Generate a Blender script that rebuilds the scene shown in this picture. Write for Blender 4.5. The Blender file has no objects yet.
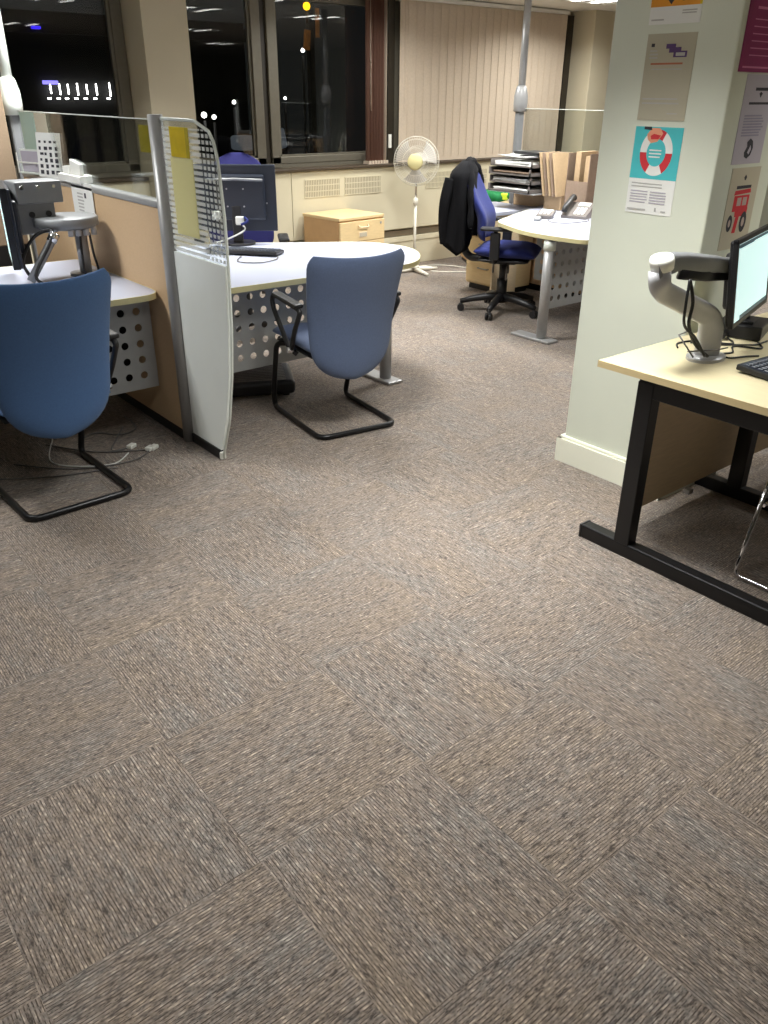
import bpy, bmesh, math, random
from mathutils import Vector, Matrix
random.seed(7)
S = bpy.context.scene
COL = S.collection
PI = math.pi
R = math.radians

# ------------------------------------------------------------------ materials
def lin(c):
    return tuple(((x/255)/12.92 if x/255 <= .04045 else ((x/255+.055)/1.055)**2.4) for x in c)

def mat(name, rgb, rough=.5, metal=0., var=.0, scale=30., bump=0., bscale=400., emit=0., spec=.5, stretch=None, sheen=0.):
    m = bpy.data.materials.new(name); m.use_nodes = True
    nt = m.node_tree; N = nt.nodes; L = nt.links
    b = N['Principled BSDF']
    c = lin(rgb)
    b.inputs['Roughness'].default_value = rough
    b.inputs['Metallic'].default_value = metal
    b.inputs['Specular IOR Level'].default_value = spec
    if sheen:
        b.inputs['Sheen Weight'].default_value = sheen
        b.inputs['Sheen Roughness'].default_value = .6
    tc = N.new('ShaderNodeTexCoord')
    no = N.new('ShaderNodeTexNoise'); no.inputs['Scale'].default_value = scale; no.inputs['Detail'].default_value = 4
    if stretch:
        mp = N.new('ShaderNodeMapping'); mp.inputs['Scale'].default_value = stretch
        L.new(tc.outputs['Object'], mp.inputs[0]); L.new(mp.outputs[0], no.inputs['Vector'])
    else:
        L.new(tc.outputs['Object'], no.inputs['Vector'])
    r = N.new('ShaderNodeValToRGB')
    r.color_ramp.elements[0].position = .3; r.color_ramp.elements[1].position = .7
    r.color_ramp.elements[0].color = (*[x*(1-var) for x in c], 1)
    r.color_ramp.elements[1].color = (*[min(1, x*(1+var)) for x in c], 1)
    L.new(no.outputs['Fac'], r.inputs[0]); L.new(r.outputs[0], b.inputs['Base Color'])
    if emit:
        L.new(r.outputs[0], b.inputs['Emission Color']); b.inputs['Emission Strength'].default_value = emit
    if bump:
        n2 = N.new('ShaderNodeTexNoise'); n2.inputs['Scale'].default_value = bscale; n2.inputs['Detail'].default_value = 2
        L.new(tc.outputs['Object'], n2.inputs['Vector'])
        bp = N.new('ShaderNodeBump'); bp.inputs['Strength'].default_value = bump; bp.inputs['Distance'].default_value = .002
        L.new(n2.outputs['Fac'], bp.inputs['Height']); L.new(bp.outputs[0], b.inputs['Normal'])
    return m

def glassmat(name, tint=(1, 1, 1), refl=1.0):
    m = bpy.data.materials.new(name); m.use_nodes = True
    nt = m.node_tree; N = nt.nodes; L = nt.links
    N.remove(N['Principled BSDF'])
    t = N.new('ShaderNodeBsdfTransparent'); t.inputs[0].default_value = (*tint, 1)
    g = N.new('ShaderNodeBsdfGlossy'); g.inputs['Roughness'].default_value = .01
    f = N.new('ShaderNodeFresnel'); f.inputs[0].default_value = 1.5
    mu = N.new('ShaderNodeMath'); mu.operation = 'MULTIPLY'; mu.inputs[1].default_value = refl
    mx = N.new('ShaderNodeMixShader')
    L.new(f.outputs[0], mu.inputs[0]); L.new(mu.outputs[0], mx.inputs[0]); L.new(t.outputs[0], mx.inputs[1]); L.new(g.outputs[0], mx.inputs[2])
    L.new(mx.outputs[0], N['Material Output'].inputs[0])
    return m

def carpet():
    m = bpy.data.materials.new('carpet_tile'); m.use_nodes = True
    nt = m.node_tree; N = nt.nodes; L = nt.links; b = N['Principled BSDF']
    def math_(op, a, c=None, d=None):
        n = N.new('ShaderNodeMath'); n.operation = op
        for i, v in enumerate((a, c, d)):
            if v is None: continue
            if isinstance(v, (int, float)): n.inputs[i].default_value = v
            else: L.new(v, n.inputs[i])
        return n.outputs[0]
    geo = N.new('ShaderNodeNewGeometry'); sp = N.new('ShaderNodeSeparateXYZ'); L.new(geo.outputs['Position'], sp.inputs[0])
    x = math_('MULTIPLY', math_('SUBTRACT', sp.outputs[0], .597-20), 2.); y = math_('MULTIPLY', math_('SUBTRACT', sp.outputs[1], 1.669-20), 2.)
    ix = math_('FLOOR', x); iy = math_('FLOOR', y)
    par = math_('MODULO', math_('ADD', ix, iy), 2.)        # 1 = strokes along X
    fx = math_('FRACT', x); fy = math_('FRACT', y)
    def mixf(a, c):
        n = N.new('ShaderNodeMix'); n.data_type = 'FLOAT'; L.new(par, n.inputs[0]); L.new(a, n.inputs[2]); L.new(c, n.inputs[3]); return n.outputs[0]
    along = mixf(y, x); across = mixf(x, y)
    wn = N.new('ShaderNodeTexWhiteNoise'); wn.noise_dimensions = '2D'
    cb = N.new('ShaderNodeCombineXYZ'); L.new(ix, cb.inputs[0]); L.new(iy, cb.inputs[1]); L.new(cb.outputs[0], wn.inputs['Vector'])
    def noise(sa, sc, detail, off):
        c = N.new('ShaderNodeCombineXYZ'); L.new(math_('MULTIPLY', along, sa), c.inputs[0]); L.new(math_('MULTIPLY', across, sc), c.inputs[1])
        L.new(math_('ADD', math_('MULTIPLY', wn.outputs['Value'], 37.), off), c.inputs[2])
        n = N.new('ShaderNodeTexNoise'); n.inputs['Scale'].default_value = 1; n.inputs['Detail'].default_value = detail; n.inputs['Roughness'].default_value = .6
        L.new(c.outputs[0], n.inputs['Vector']); return n
    n1 = noise(11, 85, 2, 0); n2 = noise(38, 80, 1, 5); n3 = noise(1.4, 3.6, 3, 11); n4 = noise(20, 40, 2, 21); n5 = noise(5, 30, 1, 31)
    rp = N.new('ShaderNodeValToRGB'); e = rp.color_ramp
    e.elements[0].position = .34; e.elements[0].color = (*lin((82, 77, 73)), 1)
    e.elements[1].position = .68; e.elements[1].color = (*lin((212, 202, 187)), 1)
    for p, c in ((.44, (129, 122, 115)), (.52, (151, 143, 135)), (.6, (170, 161, 151))):
        k = e.elements.new(p); k.color = (*lin(c), 1)
    L.new(math_('ADD', math_('MULTIPLY', n1.outputs['Fac'], .42), math_('MULTIPLY', n2.outputs['Fac'], .58)), rp.inputs[0])
    # pile rows: thin dark grooves between the ribs
    gro = math_('FRACT', math_('ADD', math_('MULTIPLY', across, 66.), math_('MULTIPLY', n5.outputs['Fac'], .8)))
    gd = math_('MULTIPLY', math_('LESS_THAN', gro, .32), math_('GREATER_THAN', n2.outputs['Fac'], .47))
    # hue drift: slate / russet flecks
    hr = N.new('ShaderNodeValToRGB'); h = hr.color_ramp
    h.elements[0].position = .36; h.elements[0].color = (*lin((228, 229, 231)), 1)
    h.elements[1].position = .64; h.elements[1].color = (*lin((240, 230, 219)), 1)
    k = h.elements.new(.5); k.color = (*lin((232, 225, 221)), 1)
    L.new(math_('ADD', math_('MULTIPLY', n3.outputs['Fac'], .6), math_('MULTIPLY', n4.outputs['Fac'], .4)), hr.inputs[0])
    mx0 = N.new('ShaderNodeMix'); mx0.data_type = 'RGBA'; mx0.blend_type = 'MULTIPLY'; L.new(math_('MULTIPLY', gd, .9), mx0.inputs[0])
    L.new(rp.outputs[0], mx0.inputs[6]); mx0.inputs[7].default_value = (.22, .2, .19, 1)
    mx = N.new('ShaderNodeMix'); mx.data_type = 'RGBA'; mx.blend_type = 'MULTIPLY'; mx.inputs[0].default_value = 1.
    L.new(mx0.outputs[2], mx.inputs[6]); L.new(hr.outputs[0], mx.inputs[7])
    # tile seams
    def edge(f): return math_('LESS_THAN', math_('MINIMUM', f, math_('SUBTRACT', 1., f)), .006)
    seam = math_('MAXIMUM', edge(fx), edge(fy))
    mx2 = N.new('ShaderNodeMix'); mx2.data_type = 'RGBA'; mx2.blend_type = 'MULTIPLY'; L.new(math_('MULTIPLY', seam, .03), mx2.inputs[0])
    L.new(mx.outputs[2], mx2.inputs[6]); mx2.inputs[7].default_value = (.4, .4, .4, 1)
    L.new(mx2.outputs[2], b.inputs['Base Color'])
    b.inputs['Roughness'].default_value = .95; b.inputs['Specular IOR Level'].default_value = .15
    b.inputs['Sheen Weight'].default_value = .15
    bp = N.new('ShaderNodeBump'); bp.inputs['Strength'].default_value = .5; bp.inputs['Distance'].default_value = .003
    L.new(n1.outputs['Fac'], bp.inputs['Height']); L.new(bp.outputs[0], b.inputs['Normal'])
    return m

def dashmat():
    """clear sheet with rows of white frosted dashes"""
    m = bpy.data.materials.new('dashed_frosting'); m.use_nodes = True
    nt = m.node_tree; N = nt.nodes; L = nt.links; b = N['Principled BSDF']
    b.inputs['Base Color'].default_value = (*lin((225, 226, 220)), 1); b.inputs['Roughness'].default_value = .6
    def M(op, a, c):
        n = N.new('ShaderNodeMath'); n.operation = op
        for i, v in enumerate((a, c)):
            if isinstance(v, (int, float)): n.inputs[i].default_value = v
            else: L.new(v, n.inputs[i])
        return n.outputs[0]
    tc = N.new('ShaderNodeTexCoord'); sp = N.new('ShaderNodeSeparateXYZ'); L.new(tc.outputs['Object'], sp.inputs[0])
    row = M('LESS_THAN', M('FRACT', M('DIVIDE', sp.outputs[2], .0235), 0), .6)
    dash = M('LESS_THAN', M('FRACT', M('DIVIDE', sp.outputs[1], .034), 0), .62)
    far = M('LESS_THAN', sp.outputs[1], -.34)             # separate dots towards the free edge
    solid = M('MAXIMUM', M('SUBTRACT', 1., far), dash)
    a = M('MULTIPLY', row, solid)
    tr = N.new('ShaderNodeBsdfTransparent'); mx = N.new('ShaderNodeMixShader')
    L.new(M('MULTIPLY', a, .82), mx.inputs[0]); L.new(tr.outputs[0], mx.inputs[1]); L.new(b.outputs[0], mx.inputs[2])
    L.new(mx.outputs[0], N['Material Output'].inputs[0])
    return m

def filmmat(name, rgb, alpha):
    m = mat(name, rgb, .5); nt = m.node_tree; N = nt.nodes; L = nt.links
    tr = N.new('ShaderNodeBsdfTransparent'); mx = N.new('ShaderNodeMixShader'); mx.inputs[0].default_value = alpha
    L.new(tr.outputs[0], mx.inputs[1]); L.new(N['Principled BSDF'].outputs[0], mx.inputs[2]); L.new(mx.outputs[0], N['Material Output'].inputs[0])
    return m

M = dict(
    carpet=carpet(),
    wall=mat('cream_wall_paint', (210, 214, 199), .75, var=.02, scale=3, bump=.15, bscale=90),
    pillar=mat('beige_pillar_paint', (200, 191, 166), .75, var=.02, scale=3, bump=.1, bscale=90),
    skirting=mat('cream_gloss_paint', (238, 239, 222), .35, var=.02, scale=5),
    ceiling=mat('ceiling_white', (228, 226, 218), .85, var=.02, scale=8),
    casing=mat('cream_casing_metal', (208, 200, 174), .45, var=.02, scale=4),
    grille=mat('grille_shadow_gap', (150, 140, 118), .6, var=.05),
    slotdark=mat('dark_slot', (110, 98, 78), .8, var=.05),
    sill=mat('dark_brown_sill', (70, 58, 44), .5, var=.1, scale=20, stretch=(1, 12, 12)),
    frame=mat('bronze_window_frame', (112, 107, 94), .45, .3, var=.05),
    framedark=mat('dark_window_post', (48, 42, 32), .5, var=.08),
    blind=mat('beige_blind_fabric', (198, 182, 162), .85, var=.05, scale=60, bump=.15, bscale=500),
    blindred=mat('brown_blind_fabric', (128, 92, 76), .85, var=.06, scale=60, bump=.15, bscale=500),
    glass=glassmat('window_glass', (.96, .97, .97), .7),
    screen_glass=glassmat('screen_glass', (.93, .95, .94), .4),
    edge=mat('pale_glass_edge', (216, 222, 214), .3, var=.02),
    silver=mat('silver_powder_coat', (168, 168, 168), .4, .35, var=.03),
    armgrey=mat('light_grey_arm_paint', (184, 184, 186), .4, .15, var=.03),
    midgrey=mat('grey_powder_coat', (132, 134, 136), .45, .2, var=.03),
    perf=mat('grey_perforated_steel', (158, 160, 160), .5, .15, var=.03),
    white_top=mat('pale_lavender_laminate', (180, 184, 200), .35, var=.01, scale=9),
    lip=mat('cream_edge_band', (216, 208, 160), .45, var=.03),
    panelwood=mat('beige_partition_fabric', (198, 168, 132), .8, var=.04, scale=120, bump=.1),
    tan=mat('tan_screen_fabric', (144, 124, 102), .85, var=.04, scale=120),
    frost=mat('white_frosted_panel', (236, 240, 236), .5, var=.015, scale=6),
    dash=dashmat(),
    yellow=mat('yellow_sticker', (206, 178, 12), .5, var=.08, scale=18),
    yfilm=filmmat('yellow_glass_film', (196, 176, 30), .75),
    palefilm=filmmat('pale_yellow_notice', (232, 224, 160), .75),
    mint=filmmat('mint_notice', (186, 214, 202), .9),
    creamfilm=filmmat('cream_notice', (220, 212, 190), .9),
    blue=mat('slate_blue_fabric', (66, 100, 146), .9, var=.07, scale=160, bump=.25, bscale=900, sheen=.1),
    greyblue=mat('grey_blue_fabric', (86, 101, 132), .9, var=.07, scale=160, bump=.25, bscale=900, sheen=.1),
    royal=mat('royal_blue_fabric', (19, 32, 98), .9, var=.08, scale=160, bump=.25, bscale=900, sheen=.05),
    navy=mat('dark_navy_fabric', (34, 34, 92), .9, var=.08, scale=160, bump=.25, bscale=900),
    black=mat('black_plastic', (26, 26, 28), .45, var=.06),
    blackmetal=mat('black_powder_coat', (20, 20, 22), .35, .2, var=.06),
    coat=mat('black_wool', (11, 11, 14), .95, var=.2, scale=60, bump=.4, bscale=300, spec=.2),
    darkscreen=mat('dark_monitor_plastic', (36, 42, 54), .4, var=.06),
    maple=mat('maple_veneer', (208, 196, 160), .4, var=.04, scale=9, stretch=(14, 1.2, 14)),
    mapleedge=mat('maple_edge', (200, 180, 136), .5, var=.06, scale=9, stretch=(14, 1.2, 14)),
    oak=mat('oak_veneer', (222, 200, 165), .5, var=.06, scale=10, stretch=(1.5, 14, 14)),
    beech=mat('beech_cabinet', (222, 196, 148), .5, var=.05, scale=9, stretch=(1.5, 1.5, 12)),
    beechside=mat('beech_cabinet_side', (190, 152, 108), .5, var=.05, scale=9, stretch=(12, 1.5, 1.5)),
    chrome=mat('chrome', (215, 215, 218), .12, 1., var=.01),
    white=mat('white_plastic', (232, 232, 224), .45, var=.02),
    cable=mat('grey_cable', (96, 94, 92), .5, var=.1),
    whitecable=mat('white_cable', (205, 205, 200), .5, var=.05),
    paper=mat('white_paper', (226, 226, 222), .8, var=.015, scale=12),
    greypaper=mat('grey_toned_paper', (176, 170, 150), .8, var=.02, scale=12),
    lilacpaper=mat('lilac_paper', (178, 172, 184), .8, var=.02, scale=12),
    magnolia=mat('cream_paper', (186, 178, 158), .8, var=.02, scale=12),
    inkdark=mat('dark_ink', (52, 50, 58), .8, var=.05),
    inkgrey=mat('grey_ink', (176, 174, 170), .8, var=.05),
    inkpale=mat('pale_ink', (176, 158, 150), .8, var=.05),
    inkred=mat('red_ink', (196, 48, 56), .8, var=.05),
    inkrust=mat('rust_ink', (168, 100, 72), .8, var=.05),
    inkpurple=mat('purple_ink', (86, 62, 108), .8, var=.05),
    inklilac=mat('lilac_ink', (148, 142, 160), .8, var=.05),
    magenta=mat('magenta_print', (138, 34, 92), .7, var=.04),
    pinkink=mat('pink_ink', (206, 122, 164), .8, var=.04),
    greenprint=mat('green_photo_print', (110, 136, 82), .8, var=.3, scale=30),
    orange=mat('orange_print', (224, 150, 44), .7, var=.04),
    turq=mat('turquoise_print', (72, 184, 190), .7, var=.02),
    skin=mat('skin_tone_print', (222, 150, 118), .8, var=.05),
    card=mat('manila_card', (176, 150, 116), .85, var=.05, scale=50),
    cardgrey=mat('grey_brown_card', (132, 112, 94), .85, var=.06, scale=50),
    traygrey=mat('smoked_tray_plastic', (112, 106, 102), .35, var=.08),
    green=mat('green_fabric', (10, 118, 62), .8, var=.15, scale=30, bump=.3, bscale=200),
    lime=mat('lime_reflective', (212, 240, 60), .5, var=.05),
    fanwhite=mat('ivory_plastic', (226, 222, 208), .4, var=.02),
    fanyellow=mat('yellowed_cap', (216, 206, 152), .5, var=.04),
    blade=filmmat('milky_blade_plastic', (216, 212, 206), .6),
    teal=mat('pale_teal_screen', (196, 226, 224), .4, var=.02, scale=6, emit=.75),
    screenbar=mat('screen_dark_bar', (70, 92, 100), .4, emit=.3),
    night=mat('night_building', (20, 20, 22), .9, var=.2, scale=1.5),
    asphalt=mat('night_asphalt', (30, 30, 30), .9, var=.2, scale=1),
    lampglow=mat('lamp_glow', (255, 252, 246), .5, emit=9),
    purpleglow=mat('purple_sign_glow', (150, 140, 255), .5, emit=1.3),
    blueglow=mat('blue_sign_glow', (60, 40, 255), .5, emit=1.),
    amberglow=mat('amber_glow', (255, 190, 20), .5, emit=2.5),
    orangeglow=mat('orange_lit_banner', (150, 96, 40), .5, var=.6, scale=9, emit=.16),
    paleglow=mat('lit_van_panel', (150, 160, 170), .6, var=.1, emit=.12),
    tube=mat('luminaire_tube', (255, 252, 244), .5, emit=9),
    louvre=mat('luminaire_louvre', (205, 205, 205), .3, .6, var=.02),
)

# ------------------------------------------------------------------ mesh helpers
def tag(o, label, cat, group=None):
    o['label'] = label; o['category'] = cat
    if group: o['group'] = group
    return o
def structure(o): o['kind'] = 'structure'; return o
def thing(name, label, cat, loc=(0, 0, 0), rz=0, group=None):
    o = bpy.data.objects.new(name, None); COL.objects.link(o)
    o.empty_display_size = .1; o.location = loc; o.rotation_euler = (0, 0, rz)
    return tag(o, label, cat, group)
def copytree(o, parent=None):
    c = o.copy(); COL.objects.link(c)
    c.parent = parent
    for ch in list(o.children): copytree(ch, c)
    return c

class MB:
    def __init__(s): s.bm = bmesh.new(); s.mi = 0
    def _fin(s, geom_faces, smooth=False):
        for f in geom_faces: f.material_index = s.mi; f.smooth = smooth
    def mat(s, i): s.mi = i; return s
    def box(s, c, size, rot=(0, 0, 0), bev=.0, seg=2):
        r = bmesh.ops.create_cube(s.bm, size=1)
        vs = r['verts']
        for v in vs: v.co = Vector((v.co.x*size[0], v.co.y*size[1], v.co.z*size[2]))
        if bev:
            es = list({e for v in vs for e in v.link_edges})
            rr = bmesh.ops.bevel(s.bm, geom=es, offset=bev, segments=seg, profile=.5, affect='EDGES')
            vs = list({v for f in rr['faces'] for v in f.verts} | {v for v in vs if v.is_valid})
        from mathutils import Euler
        m = Matrix.Translation(Vector(c)) @ Euler(rot).to_matrix().to_4x4()
        for v in vs: v.co = m @ v.co
        s._fin({f for v in vs for f in v.link_faces})
        return s
    def prism(s, pts, z0, z1, bev=0):
        """extruded plan outline (counter-clockwise)"""
        n = len(pts)
        lo = [s.bm.verts.new((p[0], p[1], z0)) for p in pts]; hi = [s.bm.verts.new((p[0], p[1], z1)) for p in pts]
        fs = [s.bm.faces.new(lo[::-1]), s.bm.faces.new(hi)]
        for i in range(n): fs.append(s.bm.faces.new((lo[i], lo[(i+1) % n], hi[(i+1) % n], hi[i])))
        s._fin(fs); return s
    def tube(s, pts, r, n=10, closed=False, cap=True):
        P = [Vector(p) for p in pts]; k = len(P)
        rad = r if hasattr(r, '__len__') else [r]*k
        rings = []; prev = None
        for i, p in enumerate(P):
            if closed: t = (P[(i+1) % k]-P[i-1]).normalized()
            elif i == 0: t = (P[1]-P[0]).normalized()
            elif i == k-1: t = (P[-1]-P[-2]).normalized()
            else: t = ((P[i+1]-P[i]).normalized()+(P[i]-P[i-1]).normalized()).normalized()
            if prev is None:
                u = t.orthogonal().normalized()
            else:
                u = (prev-t*prev.dot(t)).normalized()
            prev = u; w = t.cross(u)
            rings.append([s.bm.verts.new(p+(u*math.cos(2*PI*j/n)+w*math.sin(2*PI*j/n))*rad[i]) for j in range(n)])
        fs = []
        for i in range(k if closed else k-1):
            a = rings[i]; b = rings[(i+1) % k]
            for j in range(n): fs.append(s.bm.faces.new((a[j], a[(j+1) % n], b[(j+1) % n], b[j])))
        s._fin(fs, True)
        if cap and not closed: s._fin([s.bm.faces.new(rings[0][::-1]), s.bm.faces.new(rings[-1])])
        return s
    def cyl(s, c, r, h, n=24, r2=None, axis=(0, 0, 1)):
        a = Vector(axis).normalized(); c = Vector(c)
        return s.tube([c, c+a*h], [r, r if r2 is None else r2], n)
    def lathe(s, prof, n=32, c=(0, 0, 0), rot=None):
        m = Matrix.Translation(Vector(c)) @ (rot.to_4x4() if rot else Matrix())
        rings = []
        for (r, z) in prof:
            if r < 1e-5: rings.append([s.bm.verts.new(m @ Vector((0, 0, z)))])
            else: rings.append([s.bm.verts.new(m @ Vector((r*math.cos(2*PI*j/n), r*math.sin(2*PI*j/n), z))) for j in range(n)])
        fs = []
        for a, b in zip(rings, rings[1:]):
            for j in range(n):
                if len(a) == 1 and len(b) == 1: continue
                if len(a) == 1: fs.append(s.bm.faces.new((a[0], b[(j+1) % n], b[j])))
                elif len(b) == 1: fs.append(s.bm.faces.new((a[j], a[(j+1) % n], b[0])))
                else: fs.append(s.bm.faces.new((a[j], a[(j+1) % n], b[(j+1) % n], b[j])))
        s._fin(fs, True); return s
    def pad(s, f, nu=20, nv=20):
        """cushion: f(u,v) -> centre point, unit normal, half thickness; u, v in -1..1"""
        g = []
        for side in (1, -1):
            rows = []
            for j in range(nv+1):
                v = math.sin((-1+2*j/nv)*PI/2)
                row = []
                for i in range(nu+1):
                    u = math.sin((-1+2*i/nu)*PI/2)
                    p, n, t = f(u, v)
                    e = max(0, (1-abs(u)**5))**.5*max(0, (1-abs(v)**5))**.5
                    row.append(s.bm.verts.new(Vector(p)+Vector(n)*t*e*side))
                rows.append(row)
            g.append(rows)
        fs = []
        for sd, rows in enumerate(g):
            for j in range(nv):
                for i in range(nu):
                    q = (rows[j][i], rows[j][i+1], rows[j+1][i+1], rows[j+1][i])
                    fs.append(s.bm.faces.new(q if sd == 0 else q[::-1]))
        s._fin(fs, True)
        bmesh.ops.remove_doubles(s.bm, verts=[v for r_ in g for row in r_ for v in row], dist=1e-5)
        return s
    def perforated(s, origin, du, dv, nu, nv, pitch, rad, margin, thick):
        """sheet with nu x nv punched round holes; du, dv unit vectors"""
        o = Vector(origin); du = Vector(du); dv = Vector(dv); nn = du.cross(dv).normalized()
        W = margin*2+pitch*nu; H = margin*2+pitch*nv
        fs = []
        n = 16
        for off, flip in ((0, False), (thick, True)):
            def V(a, b): return s.bm.verts.new(o+du*a+dv*b+nn*off)
            def quad(a0, b0, a1, b1):
                q = [V(a0, b0), V(a1, b0), V(a1, b1), V(a0, b1)]
                fs.append(s.bm.faces.new(q[::-1] if flip else q))
            quad(0, 0, W, margin); quad(0, H-margin, W, H); quad(0, margin, margin, H-margin); quad(W-margin, margin, W, H-margin)
            for i in range(nu):
                for j in range(nv):
                    ca = margin+pitch*(i+.5); cb = margin+pitch*(j+.5); ci = []; sq = []
                    for k in range(n):
                        t = 2*PI*(k+.5)/n; c, sn = math.cos(t), math.sin(t); m = max(abs(c), abs(sn))
                        ci.append(V(ca+rad*c, cb+rad*sn)); sq.append(V(ca+pitch/2*c/m, cb+pitch/2*sn/m))
                    # corners of the square
                    for k in range(n):
                        k2 = (k+1) % n
                        q = [ci[k], sq[k], sq[k2], ci[k2]]
                        if k in (1, 5, 9, 13):
                            t = 2*PI*(k+1)/n
                            q = [ci[k], sq[k], V(ca+pitch/2*(1 if math.cos(t) > 0 else -1), cb+pitch/2*(1 if math.sin(t) > 0 else -1)), sq[k2], ci[k2]]
                        fs.append(s.bm.faces.new(q[::-1] if flip else q))
                    if not flip:
                        for k in range(n):
                            t0 = 2*PI*(k+.5)/n; t1 = 2*PI*(k+1.5)/n
                            P = [o+du*(ca+rad*math.cos(t))+dv*(cb+rad*math.sin(t))+nn*d for t, d in ((t0, 0), (t1, 0), (t1, thick), (t0, thick))]
                            fs.append(s.bm.faces.new([s.bm.verts.new(p) for p in P]))
        for (a0, b0), (a1, b1) in (((0, 0), (W, 0)), ((W, 0), (W, H)), ((W, H), (0, H)), ((0, H), (0, 0))):
            P = [o+du*a0+dv*b0, o+du*a0+dv*b0+nn*thick, o+du*a1+dv*b1+nn*thick, o+du*a1+dv*b1]
            fs.append(s.bm.faces.new([s.bm.verts.new(p) for p in P]))
        s._fin(fs); bmesh.ops.remove_doubles(s.bm, verts=s.bm.verts[:], dist=1e-5)
        return s
    def build(s, name, mats, parent=None, loc=None, rot=None):
        me = bpy.data.meshes.new(name)
        bmesh.ops.recalc_face_normals(s.bm, faces=s.bm.faces[:])
        s.bm.to_mesh(me); s.bm.free()
        for m in (mats if isinstance(mats, (list, tuple)) else [mats]): me.materials.append(M[m])
        o = bpy.data.objects.new(name, me); COL.objects.link(o)
        if parent: o.parent = parent
        if loc is not None: o.location = loc
        if rot is not None: o.rotation_euler = rot
        return o

def smooth(pts, n=6, closed=False):
    P = [Vector(p) if len(p) == 3 else Vector((p[0], p[1], 0)) for p in pts]; out = []; k = len(P)
    rng = range(k) if closed else range(k-1)
    for i in rng:
        p0 = P[i-1] if (closed or i > 0) else P[0]; p1 = P[i]; p2 = P[(i+1) % k]; p3 = P[(i+2) % k] if (closed or i+2 < k) else P[-1]
        for j in range(n):
            t = j/n
            out.append(.5*((2*p1)+(p2-p0)*t+(2*p0-5*p1+4*p2-p3)*t*t+(3*p1-p0-3*p2+p3)*t**3))
    if not closed: out.append(P[-1])
    return out
def fillet(pts, r, n=5):
    """polyline with rounded corners"""
    P = [Vector(p) for p in pts]; out = [P[0]]
    for i in range(1, len(P)-1):
        a = (P[i-1]-P[i]); b = (P[i+1]-P[i]); d = min(r, a.length*.49, b.length*.49)
        A = P[i]+a.normalized()*d; B = P[i]+b.normalized()*d
        for j in range(n+1):
            t = j/n; out.append(A*(1-t)**2+P[i]*2*t*(1-t)+B*t*t)
    out.append(P[-1]); return out

# ------------------------------------------------------------------ camera
cam = bpy.data.cameras.new('camera'); co = bpy.data.objects.new('camera', cam); COL.objects.link(co); S.camera = co
yaw, pitch, roll, H, FPX = R(39.234), R(27.362), R(.48), 1.572, 809.3
fw = Vector((math.sin(yaw)*math.cos(pitch), math.cos(yaw)*math.cos(pitch), -math.sin(pitch)))
rt = Vector((math.cos(yaw), -math.sin(yaw), 0)); up = rt.cross(fw)
r2 = rt*math.cos(roll)+up*math.sin(roll); u2 = -rt*math.sin(roll)+up*math.cos(roll)
co.matrix_world = Matrix(((r2.x, u2.x, -fw.x, 0), (r2.y, u2.y, -fw.y, 0), (r2.z, u2.z, -fw.z, H), (0, 0, 0, 1)))
cam.sensor_fit = 'HORIZONTAL'; cam.sensor_width = 36; cam.lens = FPX/768*36; cam.clip_start = .05; cam.clip_end = 200

# ------------------------------------------------------------------ room
X0, X1, Y0, YW = -4., 11., -6.5, 6.7
CZ = 2.37
structure(MB().box(((X0+X1)/2, (Y0+YW)/2+.2, -.05), (X1-X0, YW-Y0+.4, .1)).build('floor', 'carpet'))
structure(MB().box(((X0+X1)/2, (Y0+YW)/2+.2, CZ+.05), (X1-X0, YW-Y0+.4, .1)).build('ceiling', 'ceiling'))
structure(MB().box((X0-.05, (Y0+YW)/2+.2, 1.2), (.1, YW-Y0+.4, 2.6)).build('wall_left', 'wall'))
structure(MB().box((X1+.05, (Y0+YW)/2+.2, 1.2), (.1, YW-Y0+.4, 2.6)).build('wall_right', 'wall'))
structure(MB().box(((X0+X1)/2, Y0-.05, 1.2), (X1-X0, .1, 2.6)).build('wall_rear', 'wall'))
structure(MB().box(((X0+X1)/2, YW+.1, .47), (X1-X0, .16, .94)).box(((X0+X1)/2, YW+.1, 2.345), (X1-X0, .16, .05)).build('wall_window', 'pillar'))
# pillars on the window wall
PX = ((2.92, 3.285), (8.05, 8.6))
structure(MB().box((sum(PX[0])/2, 6.56, CZ/2), (PX[0][1]-PX[0][0], .36, CZ), bev=.004).build('wall_pillar', 'pillar'))
structure(MB().box((sum(PX[1])/2, 6.56, CZ/2), (PX[1][1]-PX[1][0], .36, CZ), bev=.004).build('wall_pillar', 'pillar'))
structure(MB().box((10.2, 6.62, CZ/2), (1.6, .24, CZ)).build('wall_window', 'pillar'))
# column beside the right desk
structure(MB().box((3.155, 1.985, CZ/2), (.41, .53, CZ), bev=.006).build('wall_column', 'wall'))
sk = MB()
for c, s_ in (((2.937, 1.985, .0575), (.026, .582, .115)), ((3.155, 1.707, .0575), (.46, .026, .115)), ((3.155, 2.263, .0575), (.46, .026, .115)), ((3.373, 1.985, .0575), (.026, .582, .115))):
    sk.box(c, s_)
for c, s_ in (((2.942, 1.985, .122), (.016, .562, .016)), ((3.155, 1.712, .122), (.44, .016, .016)), ((3.155, 2.258, .122), (.44, .016, .016))):
    sk.box(c, s_, bev=.005)
structure(sk.build('baseboard_column', 'skirting'))

# window sill board and its dark front
structure(MB().box((5.67, 6.615, .957), (4.76, .19, .022), bev=.004).build('trim_1', 'sill'))
structure(MB().box((-.55, 6.615, .957), (6.9, .19, .022), bev=.004).build('trim_2', 'sill'))
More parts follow.
